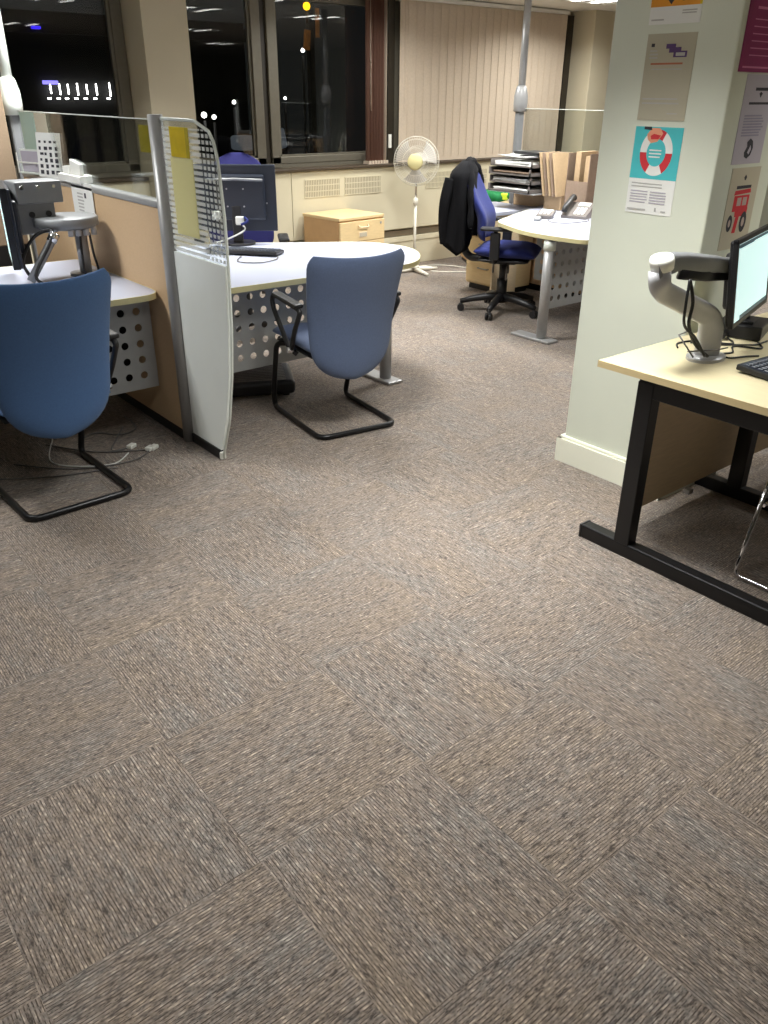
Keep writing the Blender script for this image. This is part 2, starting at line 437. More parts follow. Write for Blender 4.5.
# radiator casing under the windows
def casing(x0, x1, label, joints, grilles):
    t = thing('radiator_casing', label, 'radiator cover', (x0, 6.55, 0))
    w = x1-x0
    jj = [0]+[j-x0 for j in joints]+[w]
    b = MB()
    for a, c in zip(jj, jj[1:]):
        b.box(((a+c)/2, .01, .65), (c-a-.006, .02, .584), bev=.003)
    b.build('front_panel', 'casing', t)
    MB().box((w/2, .07, .945-.003), (w, .12, .006)).box((w/2, .045, .5), (w, .01, .86)).build('carcass', 'casing', t)
    MB().box((w/2, .03, .312), (w, .012, .055)).build('air_slot', 'slotdark', t)
    MB().box((w/2, .008, .255), (w, .024, .05), bev=.004).box((w/2, .016, .115), (w, .02, .23), bev=.003).build('plinth', 'casing', t)
    for (a, c) in grilles:
        g = MB().box(((a+c)/2-x0, -.0005, .795), (c-a, .003, .15)).build('grille', 'grille', t)
        s = MB(); n = int((c-a)/.018)
        for i in range(n+1): s.box((a-x0+(c-a)*i/n, -.003, .795), (.009, .004, .15))
        for k in range(4): s.box(((a+c)/2-x0, -.003, .72+.05*k), (c-a, .005, .008))
        s.build('slats', 'casing', g)
    return t
casing(3.29, 8.045, 'cream radiator casing with slotted grilles under the mid window and blinds', (4.25, 5.72, 6.9), ((4.39, 4.78), (4.84, 5.27), (5.86, 6.25), (6.32, 6.72)))
casing(-3.95, 2.915, 'cream radiator casing under the left window behind the partition', (-2.4, -.9, .6, 2.1), ())

# windows
def window(name, x0, x1, mull):
    w = bpy.data.objects.new(name, None); COL.objects.link(w); w.location = (x0, YW, .968); structure(w)
    hh = 2.32-.968; W = x1-x0
    f = MB()
    f.box((W/2, .03, .02), (W, .06, .04)).box((W/2, .03, hh-.03), (W, .06, .06))
    edges = [0]+[m-x0 for m in mull]+[W]
    panes = []
    for i, (a, c) in enumerate(zip(edges, edges[1:])):
        a += .03 if i else 0; c -= .03 if i < len(edges)-2 else 0
        f.box((a+.045, .02, hh/2), (.09, .05, hh), bev=.006).box((c-.045, .02, hh/2), (.09, .05, hh), bev=.006)
        f.box(((a+c)/2, .02, .062), (c-a, .05, .06), bev=.006)
        f.box((a+.1, .03, hh/2), (.02, .03, hh)).box((c-.1, .03, hh/2), (.02, .03, hh)).box(((a+c)/2, .03, .1), (c-a, .03, .016))
        panes.append((a, c))
    f.build('window_frame', 'frame', w)
    for m in mull: MB().box((m-x0, .03, hh/2), (.07, .02, hh)).build('mullion', 'framedark', w)
    for a, c in panes:
        MB().box(((a+c)/2, .032, hh/2+.03), (c-a-.17, .006, hh-.1)).build('glass_pane', 'glass', w)
window('window_1', -3.95, 2.915, (-1.6, .7))
window('window_2', 3.29, 5.44, (4.13,))
window('window_3', 5.52, 7.95, (6.7,))
structure(MB().box((5.48, YW, 1.65), (.075, .09, 1.36)).build('trim_3', 'framedark'))
structure(MB().box((7.99, YW, 1.65), (.09, .09, 1.36)).build('trim_4', 'framedark'))

# vertical blinds
def slat_blind(x0, x1, pitch, width, m, label, ang, y=6.6, mixed=False):
    t = thing('vertical_blind', label, 'blind', ((x0+x1)/2, y, 2.33))
    W = x1-x0
    MB().box((0, 0, .015), (W, .045, .035), bev=.005).build('head_rail', 'white', t)
    n = max(1, int(round(W/pitch)))
    for i in range(n):
        x = -W/2+pitch*(i+.5)
        b = MB(); k = 6; vs = []
        for j in range(k+1):
            s = (j/k-.5); bow = .004*(1-4*s*s)
            px = s*width*math.cos(ang)-bow*math.sin(ang); py = s*width*math.sin(ang)+bow*math.cos(ang)
            vs.append((x+px, py))
        pts = vs+[(p[0]-.0012*math.sin(ang), p[1]+.0012) for p in vs[::-1]]
        b.prism(pts, -1.355, -.005)
        mm = m if not (mixed and i == n-1) else 'blind'
        o = b.build('slat', mm, t)
        MB().box((x, .002, -1.345), (width*abs(math.cos(ang))*.9+.004, .01+width*abs(math.sin(ang))*.8, .028)).build('bottom_weight', 'blind', o)
    c = MB(); c.tube([(-W/2+.03, -.03, 0), (-W/2+.032, -.034, -.9), (-W/2+.045, -.03, -.9), (-W/2+.04, -.028, 0)], .002, 6); c.build('pull_cord', 'blind', t)
    return t
slat_blind(5.535, 7.86, .101, .108, 'blind', 'beige vertical blind drawn closed across the right window', R(2))
slat_blind(5.135, 5.385, .034, .1, 'blindred', 'brown vertical blind gathered at the right side of the middle window', R(72), mixed=True)
# cord weight box on the post
tag(MB().box((5.46, 6.645, 1.16), (.03, .02, .12), bev=.004).build('control_box', 'white'), 'small white control box on the dark post between the blinds', 'control')

# ceiling luminaires
LUM = {}
def luminaire(x, y, label, power, spread=134):
    t = thing('ceiling_light', label, 'ceiling light', (x, y, CZ), 0, 'recessed ceiling luminaires')
    fr = MB()
    for sx, sy, w, h in ((-.29, 0, .02, .6), (.29, 0, .02, .6), (0, -.29, .6, .02), (0, .29, .6, .02)): fr.box((sx, sy, -.008), (w, h, .014))
    fr.build('frame', 'white', t)
    MB().box((0, 0, -.003), (.56, .56, .004)).build('reflector', 'louvre', t)
    tb = MB()
    for dx in (-.14, .14): tb.box((dx, 0, -.009), (.05, .54, .006))
    tb.build('tube', 'tube', t)
    l = bpy.data.lights.new('tube_light', 'AREA'); l.shape = 'SQUARE'; l.size = .5; l.energy = power; l.color = (.985, .99, .965); l.spread = R(spread)
    lo = bpy.data.objects.new('tube_light', l); COL.objects.link(lo); lo.parent = t; lo.location = (0, 0, -.02)
    return t
luminaire(1.87, 5.0, 'ceiling luminaire over the left desk cluster, nearest the left window', 34)
luminaire(3.37, 4.25, 'ceiling luminaire over the aisle beside the left cluster', 34)
luminaire(4.87, 4.25, 'ceiling luminaire over the chair with the black coat', 36)
luminaire(6.4, 4.3, 'ceiling luminaire over the far right desk', 36)
luminaire(2.0, 1.9, 'ceiling luminaire over the open carpet in front of the column', 25, 98)
luminaire(6.4, 1.25, 'ceiling luminaire over the room beyond the column', 44)
luminaire(.37, 4.25, 'ceiling luminaire over the far left desk', 26)
luminaire(4.2, .6, 'ceiling luminaire over the right desk behind the column', 20)
luminaire(4.87, 5.75, 'ceiling luminaire above the fan, nearest the window blinds', 26, 155)
luminaire(7.2, 5.6, 'ceiling luminaire in the far corner by the right pillar', 30, 155)
luminaire(.4, 1.25, 'added fill luminaire over the open carpet left of the camera', 10)  # added unseen fill, brightens the visitor chair backs and near carpet
luminaire(8.5, -1.8, 'ceiling luminaire in the far right corner of the room', 30)

# ------------------------------------------------------------------ night outside
GZ = -4.
structure(MB().box((10, 26, GZ-.05), (60, 36, .1)).build('ground', 'asphalt'))
t = thing('building', 'dark building with a row of white lights outside the left window', 'building', (8.2, 22, GZ))
MB().box((0, 2, 3.6), (9.5, 4, 7.2)).box((0, -.05, 6.9), (9.7, .2, .3)).box((2.4, -.1, 4.6), (.5, .2, 7.8)).build('facade', 'night', t)
for i, k in enumerate((-.32, -.10, .10, .33, .56, .80, 1.14)):
    h_ = (.2, .24, .22, .26, .22, .25, .3)[i]
    MB().box((k-.35, -.08, 5.60), (.025, .04, h_), bev=.008).build('lit_window', 'lampglow', t)
    MB().box((k-.42, -.1, 5.40), (.08, .06, .03), bev=.01).build('entrance_light', 'lampglow', t)
MB().box((-.66, -.1, 5.74), (.36, .06, .08), bev=.01).build('lit_sign', 'purpleglow', t)
MB().box((-.82, -.1, 6.85), (.2, .3, .06), bev=.02).build('blue_sign', 'blueglow', t)
def streetlamp(px, y, z, label, m='lampglow', r=.042):
    t = thing('street_lamp', label, 'street lamp', (px, y, GZ))
    MB().tube([(0, 0, 0), (0, 0, z-GZ-.1)], [.05, .03], 8).build('post', 'blackmetal', t)
    MB().lathe([(0, -r), (r*.7, -r*.7), (r, 0), (r*.7, r*.7), (0, r)], 12, (0, 0, z-GZ)).build('lamp_head', m, t)
streetlamp(8.41, 16, 1.164, 'white street lamp, larger of the pair outside the middle window', r=.055)
streetlamp(8.626, 16, 1.126, 'white street lamp, smaller and right of the pair outside')
streetlamp(9.1, 16, 1.392, 'white street lamp above the pair outside the middle window', r=.036)
streetlamp(11.0, 16.3, 2.36, 'white street lamp beside the amber banner outside', r=.04)
streetlamp(10.70, 16.6, 1.46, 'faint low street lamp under the amber banner outside', r=.03)
streetlamp(10.72, 15.7, 3.1, 'amber lantern high outside the middle window', 'amberglow', r=.075)
t = thing('banner', 'orange lit hanging banner on a dark post outside', 'banner', (10.6, 15.5, GZ))
MB().box((.05, 0, 3.4), (.12, .12, 6.8)).build('post', 'night', t)
MB().box((-.1, -.1, 6.5), (.14, .03, .35), rot=(0, R(6), 0)).box((.16, -.1, 6.8), (.08, .03, .5)).build('panel', 'orangeglow', t)
t = thing('van', 'pale van parked outside below the white street lamps', 'van', (9.0, 15, GZ))
MB().box((0, 0, 3.2), (1., .5, 3.)).build('loading_bay', 'night', t)
MB().box((.1, -.3, 4.75), (.5, .4, .35), rot=(0, R(-12), 0), bev=.04).box((-.5, -.3, 4.72), (.35, .4, .25), bev=.05).build('body', 'paleglow', t)
W = bpy.data.worlds.new('night_sky'); S.world = W; W.use_nodes = True
W.node_tree.nodes['Background'].inputs[0].default_value = (.011, .012, .012, 1); W.node_tree.nodes['Background'].inputs[1].default_value = .5

# ------------------------------------------------------------------ desk clusters: partitions
def partition(px, y0, y1, label, lx):
    t = thing('partition_screen', label, 'partition', (px, y0, 0))
    L_ = y1-y0
    MB().box((0, L_/2, .58), (.045, L_, 1.06), bev=.004).build('panel', 'panelwood', t)
    MB().box((0, L_/2, 1.125), (.06, L_, .032), bev=.01).build('top_rail', 'silver', t)
    MB().box((0, L_/2, .03), (.05, L_, .05)).build('bottom_rail', 'blackmetal', t)
    MB().cyl((0, 0, 0), .032, 1.485, 20).build('post', 'silver', t)
    gl = MB().box((0, (L_-.06)/2+.035, 1.30), (.008, L_-.09, .325)).build('glass', 'screen_glass', t)
    MB().box((0, (L_-.06)/2+.035, 1.465), (.009, L_-.09, .004)).build('glass_edge', 'edge', gl)
    return t
part1 = partition(1.65, 3.58, 5.46, 'beige partition with glass top and silver post between the two left desks', 0)
o = MB().box((.0055, .135, 1.385), (.002, .12, .11)).build('yellow_square', 'yfilm', part1); o['label'] = 'translucent yellow square on the glass'
part2 = partition(5.76, 3.38, 5.24, 'beige partition with glass top behind the far right desk trays', 0)
# end panel
t = thing('end_panel', 'narrow rounded end panel, white frosted below and dashed glass above, beside the silver post', 'partition', (1.66, 3.545, 0))
def edge_y(z):
    P = [(0, -.285), (.23, -.385), (.45, -.44), (.67, -.472), (.95, -.487), (1.12, -.487), (1.335, -.468), (1.41, -.44), (1.445, -.40), (1.462, -.34), (1.468, -.28)]
    for (a, b), (c, d) in zip(P, P[1:]):
        if a <= z <= c: return b+(d-b)*(z-a)/(c-a)
    return P[-1][1]
def panel_slice(mb, z0, z1, th, inset=.0, n=20):
    ys = [z0+(z1-z0)*i/n for i in range(n+1)]
    pts = [(0., z) for z in (z0, z1)][::-1]
    outl = [(edge_y(z)+inset, z) for z in ys]
    poly = [(0., z0)]+outl+[(0., z1)]
    lo = [mb.bm.verts.new((-th/2, y, z)) for y, z in poly]; hi = [mb.bm.verts.new((th/2, y, z)) for y, z in poly]
    fs = [mb.bm.faces.new(lo), mb.bm.faces.new(hi[::-1])]
    k = len(poly)
    for i in range(k): fs.append(mb.bm.faces.new((lo[i], lo[(i+1) % k], hi[(i+1) % k], hi[i])))
    mb._fin(fs)
m_ = MB(); panel_slice(m_, .05, .93, .012, .02); m_.build('lower_panel', 'frost', t)
m_ = MB(); panel_slice(m_, .93, 1.466, .006, .004); g_ = m_.build('glass', 'screen_glass', t)
# dashed film on the viewer's side of the glass
m_ = MB(); zs = [.94+i*.02 for i in range(27)]
a_ = [m_.bm.verts.new((-.0034, edge_y(z)+.012, z)) for z in zs if z < 1.46]; b_ = [m_.bm.verts.new((-.0034, -.005, z)) for z in zs if z < 1.46]
m_._fin([m_.bm.faces.new((a_[i], a_[i+1], b_[i+1], b_[i])) for i in range(len(a_)-1)])
m_.build('dashed_film', 'dash', t)
ed = [(0, edge_y(z), z) for z in [.0+.0+i*.035 for i in range(42)] if z < 1.466]
ed += [(0, -.3, 1.468), (0, -.25, 1.47), (0, -.1, 1.47), (0, 0, 1.47)]
MB().tube(ed, .0065, 8).build('edge_trim', 'edge', t)
MB().box((0, -.14, .025), (.03, .29, .05), bev=.006).build('foot_rail', 'blackmetal', t)
MB().box((0, -.285, .022), (.03, .02, .04), bev=.006).build('foot_cap', 'white', t)
MB().box((-.0072, -.15, 1.385), (.001, .14, .115)).build('yellow_square', 'yellow', t)
MB().box((-.0072, -.235, 1.385), (.001, .03, .115)).build('yellow_strip', 'yfilm', t)
MB().box((-.0055, -.165, 1.17), (.002, .2, .31)).build('pale_notice', 'palefilm', t)
# tan screen and service pole at the left
t = thing('fabric_screen', 'tan fabric screen left of the white service pole', 'screen', (1.49, 5.5, 0))
MB().box((0, 0, 1.165), (.21, .045, .89), bev=.006).build('panel', 'tan', t)
MB().box((0, 0, .37), (.21, .04, .70)).build('shade_panel', 'black', t)  # black lower half added to imitate the dark under the left desk
MB().box((-.06, 0, .012), (.06, .4, .024), bev=.006).build('foot', 'blackmetal', t)
MB().box((.06, 0, .012), (.06, .4, .024), bev=.006).build('foot', 'blackmetal', t)
def service_pole(x, y, label, m):
    t = thing('service_pole', label, 'pole', (x, y, 0))
    MB().cyl((0, 0, 1.5), .03, CZ-1.5, 20).build('upper_tube', m, t)
    MB().box((0, 0, .76), (.07, .05, 1.48), bev=.012).build('lower_post', 'midgrey', t)
    MB().lathe([(0, 1.44), (.055, 1.44), (.06, 1.50), (.058, 1.56), (.045, 1.62), (.034, 1.64), (0, 1.64)], 20).build('collar', m, t)
    MB().cyl((0, 0, CZ-.02), .06, .02, 20).build('ceiling_plate', 'white', t)
service_pole(1.66, 5.54, 'white service pole rising to the ceiling behind the left desks', 'edge')
service_pole(5.80, 5.30, 'grey service pole rising to the ceiling behind the paper trays', 'silver')

# ------------------------------------------------------------------ white desks
def edge_desk(label, outline, loc, legs, panel, name='desk', plate=True):
    """outline absolute plan points; legs list of (x,y,plate y extent)"""
    t = thing(name, label, 'desk', (*loc, 0)); ox, oy = loc
    pts = [(p[0]-ox, p[1]-oy) for p in outline]
    cx = sum(p[0] for p in pts)/len(pts); cy = sum(p[1] for p in pts)/len(pts)
    tp = MB().prism(pts, .702, .727); top = tp.build('worktop', ['white_top'], t)
    # cream lip band round the outline
    b = MB(); k = len(pts); o1 = []; 
    for i in range(k):
        p = Vector(pts[i]); q = Vector(pts[(i+1) % k]); r_ = Vector(pts[i-1])
        d = (q-r_).normalized(); n_ = Vector((d.y, -d.x)); o1.append((p.x+n_.x*.005, p.y+n_.y*.005))
    lo0 = [b.bm.verts.new((p[0], p[1], .700)) for p in o1]; hi0 = [b.bm.verts.new((p[0], p[1], .7275)) for p in o1]
    lo1 = [b.bm.verts.new((p[0], p[1], .700)) for p in pts]; hi1 = [b.bm.verts.new((p[0], p[1], .7275)) for p in pts]
    fs = []
    for i in range(k):
        j = (i+1) % k
        fs += [b.bm.faces.new((lo0[i], lo0[j], hi0[j], hi0[i])), b.bm.faces.new((hi0[i], hi0[j], hi1[j], hi1[i])), b.bm.faces.new((lo1[i], lo1[j], lo0[j], lo0[i]))]
    b._fin(fs); b.build('edge_band', 'lip', top)
    for (x, y, ya, yb) in legs:
        lg = MB().cyl((x-ox, y-oy, .02), .036, .68, 20).build('leg', 'silver', t)
        MB().box((x-ox, (ya+yb)/2-oy, .01), (.11, yb-ya, .018), bev=.006).build('foot_plate', 'silver', lg)
        MB().cyl((x-ox, y-oy, .625), .042, .06, 20).build('collar', 'edge', lg)
    for (o_, du, nu, nv) in panel:
        MB().perforated((o_[0]-ox, o_[1]-oy, o_[2]), du, (0, 0, 1), nu, nv, .079, .0185, .03, .003).build('modesty_panel', 'perf', t)
    return t
def rounded(outline, r):
    P = [Vector((p[0], p[1], 0)) for p in outline]; out = []; k = len(P)
    for i in range(k):
        a = P[i-1]-P[i]; b = P[(i+1) % k]-P[i]; rr = outline[i][2] if len(outline[i]) > 2 else r
        d = min(rr, a.length*.49, b.length*.49); A = P[i]+a.normalized()*d; B = P[i]+b.normalized()*d
        for j in range(6):
            t = j/5; q = A*(1-t)**2+P[i]*2*t*(1-t)+B*t*t; out.append((q.x, q.y))
    return out
o2 = [(1.69, 3.565)]+[(p.x, p.y) for p in smooth([(2.55, 3.545), (2.8, 3.52), (3.05, 3.53), (3.22, 3.64), (3.36, 3.84), (3.385, 4.03), (3.30, 4.25), (3.06, 4.42), (2.85, 4.56), (2.6, 4.72)], 5)]+[(2.3, 4.8), (1.69, 4.8)]
desk2 = edge_desk('white desk with round end right of the partition, behind the grey-blue visitor chair', o2, (2.5, 4.1),
          [(3.04, 3.72, 3.62, 4.02)], [((1.75, 3.735, .245), (1, 0, 0), 15, 5)])
o1 = rounded([(-.3, 3.66), (1.622, 3.655, .11), (1.622, 4.75), (-.3, 4.75)], .02)
desk1 = edge_desk('white desk left of the partition, behind the blue visitor chair', o1, (.65, 4.2),
          [(-.2, 3.95, 3.75, 4.2)], [((.28, 3.78, .245), (1, 0, 0), 16, 5)])
o3 = rounded([(5.72, 3.43), (5.72, 4.88), (5.3, 4.72, .2), (4.67, 4.42, .1), (4.44, 3.9, .25), (4.5, 3.42, .1)], .01)
desk3 = edge_desk('white desk with curved end beyond the column, carrying the phone', o3, (5.2, 4.1),
          [(4.50, 3.745, 3.63, 3.99)], [((4.57, 3.8, .2), (1, 0, 0), 13, 5), ((5.34, 4.58, .2), (0, -1, 0), 6, 5)])
MB().box((.35, -.33, .47), (1.1, .02, .4), bev=.004).box((.35, -.28, .28), (1.1, .12, .012), bev=.003).build('shade_backing', 'black', desk1)  # added black sheet and shelf: stand in for shade behind the punched holes
# white worktop beside it on a cabinet
t = thing('side_desk', 'small pale worktop behind the chair with the coat', 'desk', (5.3, 5.15, 0))
MB().prism(rounded([(-.30, -.27), (.42, -.27, .02), (.42, .3), (-.22, .3)], .05), .68, .705).build('worktop', 'white_top', t)
MB().box((.05+.16, .0, .36), (.34, .46, .62), bev=.004).build('cabinet_body', 'beech', t)
for k in range(3): 
    d_ = MB().box((.03, 0, .16+.2*k), (.018, .44, .19), bev=.004).build('drawer', 'beech', t)
    MB().tube(fillet([(.018, -.06, .2+.2*k), (-.004, -.06, .2+.2*k), (-.004, .06, .2+.2*k), (.018, .06, .2+.2*k)], .015), .005, 8).build('handle', 'silver', d_)
MB().box((.21, 0, .025), (.30, .42, .05)).build('plinth', 'black', t)
MB().box((.005, -.255, .35), (.3, .018, .66)).build('side_panel', 'oak', t)

# ------------------------------------------------------------------ visitor cantilever chairs
def visitor_chair(label, fab, loc, rz, dz=0.):
    t = thing('visitor_chair', label, 'chair', (*loc, 0), rz)
    def back(u, v):
        w = .27-.03*(1-v)
        if v < -.35: w *= max(0., 1-((-v-.35)/.65)**2.6)**.5*.98+.02
        if v > .8: w *= 1-.13*((v-.8)/.2)**2.4
        z = .59+dz*.75+(.31+dz*.25)*v
        y = .055-.085*(v+1)*.75+.028*math.cos(v*1.9)
        y += .075*u*u*(.7+.3*v)
        z += .012*u*u*max(0, v)
        n = Vector((-.26*u, 1, .22)).normalized()
        return (u*w, y, z), n, .032
    MB().pad(back, 22, 26).build('backrest', fab, t)
    def seat(u, v):
        w = .235+.012*v
        if v > .6: w *= 1-.12*((v-.6)/.4)**2
        y = .31+.235*v
        z = .445-.03*max(0, v-.5)**2*4+.012*v+.012*u*u
        return (u*w, y, z), (0, 0, 1), .036
    MB().pad(seat, 18, 18).build('seat', fab, t)
    MB().pad(lambda u, v: ((u*.215, .3+.21*v, .405), (0, 0, 1), .016), 12, 12).build('seat_shell', 'black', t)
    r = .0145; w = .222
    half = [(0, 0, r), (w, 0, r), (w, .30, r), (w, .56, r), (w+.01, .545, .10), (w+.014, .46, .40), (w-.03, .40, .405), (w-.05, .12, .40)]
    pl = fillet(half, .06, 6)
    full = [Vector((-p.x, p.y, p.z)) for p in pl[::-1]][:-1]+pl
    MB().tube(full, r, 12).build('frame', 'blackmetal', t)
    MB().box((0, .14, .385), (.22, .1, .02), bev=.006).build('back_bracket', 'black', t)
    for s in (-1, 1):
        x = s*.275
        a = MB()
        a.tube(fillet([(s*.235, .21, .40), (x-.01*s, .24, .43), (x, .385, .60), (x, .40, .655), (x, .35, .672), (x, .09, .655), (x, .075, .64), (x, .15, .53), (x-.012*s, .215, .43)], .045, 6), .0125, 10)
        arm = a.build('armrest', 'black', t)
        pts = [(x, .36, .684), (x, .22, .688), (x, .085, .668)]
        MB().box((x, .215, .676), (.05, .27, .022), rot=(R(2.5), 0, 0), bev=.009).build('arm_pad', 'black', arm)
        MB().cyl((x-.03*s, .222, .425), .016, .04*s if s > 0 else .04, 12, axis=(s, 0, 0)).build('bolt', 'chrome', arm)
    return t
visitor_chair('grey-blue fabric cantilever visitor chair in the open, right of the partition end', 'greyblue', (2.38, 3.125), R(-8), .0)
visitor_chair('blue fabric cantilever visitor chair at the left edge, before the left desk', 'blue', (.945, 3.168), R(2), .055)

# ------------------------------------------------------------------ operator chairs
def operator_chair(label, fab, loc, rz, back_top=1.1, arms='T'):
    t = thing('operator_chair', label, 'chair', (*loc, 0), rz)
    def back(u, v):
        h = (back_top-.56)/2; z = .56+h+h*v
        w = .225
        if v > -.1: w *= max(0., 1-((v+.1)/1.1)**3.0*.55)
        if v > .8: w *= (1-((v-.8)/.2)**2.5*.5)
        if v < -.6: w *= 1-((-v-.6)/.4)**2.4*.3
        y = -.26-.08*v+.045*math.exp(-((v+.35)/.4)**2)+.05*u*u
        return (u*w, y, z), Vector((-.2*u, 1, .15)).normalized(), .038
    MB().pad(back, 20, 24).build('backrest', fab, t)
    def seat(u, v):
        w = .245-.02*v*v
        return (u*w, .03+.235*v, .485-.03*max(0, v-.4)**2*2+.012*u*u), (0, 0, 1), .045
    MB().pad(seat, 18, 18).build('seat', fab, t)
    MB().pad(lambda u, v: ((u*.21, .02+.2*v, .43), (0, 0, 1), .025), 12, 12).build('seat_shell', 'black', t)
    MB().tube(fillet([(0, -.02, .42), (0, -.27, .41), (0, -.325, .47), (0, -.315, .62), (0, -.32, .78)], .06), [.03]*1+[.03]*100 if False else .03, 10).build('back_stem', 'black', t)
    MB().cyl((0, 0, .20), .03, .22, 16).cyl((0, 0, .10), .042, .16, 16).build('gas_column', 'black', t)
    MB().box((0, 0, .41), (.17, .22, .05), bev=.015).build('mechanism', 'black', t)
    bs = MB()
    for k in range(5):
        a = 2*PI*k/5+1.14; c, s = math.cos(a), math.sin(a)
        bs.tube([(0, 0, .125), (c*.12, s*.12, .118), (c*.24, s*.24, .098), (c*.325, s*.325, .076)], [.034, .03, .025, .02], 10)
    bs.cyl((0, 0, .08), .05, .06, 20).build('star_base', 'black', t)
    for k in range(5):
        a = 2*PI*k/5+1.14; c, s = math.cos(a), math.sin(a)
        w = MB(); ax = Vector((-s, c, 0)); p = Vector((c*.32, s*.32, .028))
        w.cyl(p+ax*.008, .028, .016, 16, axis=ax).cyl(p-ax*.024, .028, .016, 16, axis=ax).box((p.x, p.y, .052), (.03, .03, .02), rot=(0, 0, a), bev=.006).cyl((p.x, p.y, .04), .008, .045, 8)
        w.build('caster', 'black', t)
    for s in (-1, 1):
        x = s*.285
        a = MB().tube(fillet([(s*.15, -.03, .425), (x, -.03, .43), (x, -.03, .66)], .04), .016, 10).box((x, -.03, .55), (.035, .075, .2), bev=.01).build('arm_post', 'black', t)
        MB().box((x, -.02, .675), (.075, .25, .028), bev=.012).build('arm_pad', 'black', a)
    for x, y in ((-.12, -.1), (-.14, .02), (.13, .05)):
        lv = MB(); lv.tube([(x*.6, y, .41), (x, y, .37), (x*1.05, y, .33)], .007, 8).pad(lambda u, v, x=x, y=y: ((x*1.06+.014*u, y, .305+.028*v), (0, 1, 0), .008), 8, 8)
        lv.build('lever', 'traygrey', t)
    return t
oc_loc, oc_rz = (4.90, 4.53), R(-146)
operator_chair('royal blue swivel chair with a black coat over its back', 'royal', oc_loc, oc_rz, 1.1)
operator_chair('dark navy swivel chair mostly hidden behind the black monitor', 'navy', (2.90, 5.12), R(150), 1.2)
# coat on the chair
def coat():
    b = MB(); nz, na = 26, 48; rings = []
    for j in range(nz+1):
        q = j/nz
        z = 1.125-.60*q
        w = .10+.135*min(1, q/.16)**.6+.02*q; d = .035+.05*min(1, q/.12)+.02*q
        yc = -.275-.018*q-.02*min(1, q/.2)
        row = []
        for k in range(na):
            a = 2*PI*k/na; c, s = math.cos(a), math.sin(a)
            fold = (.012*math.sin(a*9+q*2)+.01*math.sin(a*5-q*3+1))*min(1, q*2.2)
            cc = math.copysign(abs(c)**.7, c); ss = math.copysign(abs(s)**.8, s)
            zz = z-(.05*math.sin(a*2+.7)+.025*math.sin(a*7))*max(0, q-.55)/.45
            row.append(b.bm.verts.new((cc*(w+fold), yc+ss*(d+fold), zz)))
        rings.append(row)
    fs = []
    for a_, c_ in zip(rings, rings[1:]):
        for k in range(na): fs.append(b.bm.faces.new((a_[k], a_[(k+1) % na], c_[(k+1) % na], c_[k])))
    fs.append(b.bm.faces.new(rings[0])); fs.append(b.bm.faces.new(rings[-1][::-1]))
    b._fin(fs, True)
    # collar roll over the top of the backrest and the two front edges
    b.tube(smooth([(-.235, -.185, .66), (-.215, -.195, .86), (-.16, -.215, 1.02), (-.08, -.25, 1.10), (0, -.265, 1.115), (.08, -.25, 1.10), (.16, -.215, 1.02), (.215, -.195, .86), (.235, -.185, .66)], 5), [.02+.012*math.sin(PI*i/40)+.004*math.sin(i*1.7) for i in range(41)], 10)
    o = b.build('coat', 'coat', None, (oc_loc[0]+.05*math.sin(oc_rz), oc_loc[1]-.05*math.cos(oc_rz), 0), (0, 0, oc_rz))
    s = MB()
    s.tube(smooth([(.18, -.36, 1.0), (.215, -.39, .85), (.215, -.40, .70), (.20, -.39, .54)], 6), [.05-.0008*i for i in range(19)], 12).build('sleeve', 'coat', o)
    s = MB()
    s.tube(smooth([(-.18, -.36, 1.0), (-.215, -.40, .85), (-.222, -.41, .68), (-.21, -.40, .50)], 6), [.05-.0008*i for i in range(19)], 12).build('sleeve', 'coat', o)
    return tag(o, 'black coat draped over the back of the royal blue swivel chair', 'coat')
coat()

# ------------------------------------------------------------------ pedestals, fan, bag
def pedestal(label, loc, rz, w=.54, d=.5, h=.6):
    t = thing('drawer_pedestal', label, 'drawers', (*loc, 0), rz, None)
    MB().box((0, d/2, .03+h/2-.025), (w, d-.02, h-.06), bev=.003).build('body', 'beechside', t)
    MB().box((0, d/2, h-.0125), (w+.006, d+.006, .025), bev=.004).build('top', 'beech', t)
    hz = (h-.07)/3
    for k in range(3):
        z = .035+hz*(k+.5)
        dr = MB().box((0, -.002, z), (w-.006, .02, hz-.006), bev=.003).build('drawer', 'beech', t)
        MB().tube(fillet([(-.055, -.012, z+.05), (-.055, -.036, z+.035), (.055, -.036, z+.035), (.055, -.012, z+.05)], .02), .006, 8).build('handle', 'oak', dr)
        MB().box((0, -.0135, z-.03), (.10, .004, .05), bev=.001).build('label_holder', 'oak', dr)
        MB().box((0, -.0165, z-.03), (.084, .004, .034)).build('card', 'magnolia', dr)
    MB().cyl((w/2-.05, -.012, h-.07), .011, .004, 14, axis=(0, -1, 0)).build('lock', 'silver', t)
    MB().box((0, d/2, .015), (w-.04, d-.05, .03)).build('plinth', 'black', t)
    return t
pedestal('beech drawer pedestal with empty top under the radiator grilles', (4.635, 6.02), R(5))
pedestal('beech drawer pedestal by the wall with a green bag on top', (6.24, 5.95), R(-30), .42, .46)
bg = MB().pad(lambda u, v: ((u*.17, v*.1, .055+.012*math.sin(u*5+v*3)), (0, 0, 1), .05+.008*math.sin(u*7)*math.cos(v*4)), 20, 14)
bg = bg.build('bag', 'green', None, (6.28, 6.03, .608), (0, 0, R(-25)))
tag(bg, 'green folded bag with a lime patch lying on the wall pedestal', 'bag')
MB().box((.1, -.07, .06), (.075, .06, .07), bev=.015).build('reflective_patch', 'lime', bg)['label'] = 'bright lime patch'

t = thing('pedestal_fan', 'ivory pedestal fan with yellowed hub standing by the window wall', 'fan', (5.42, 6.20, 0), R(-139.4+90))
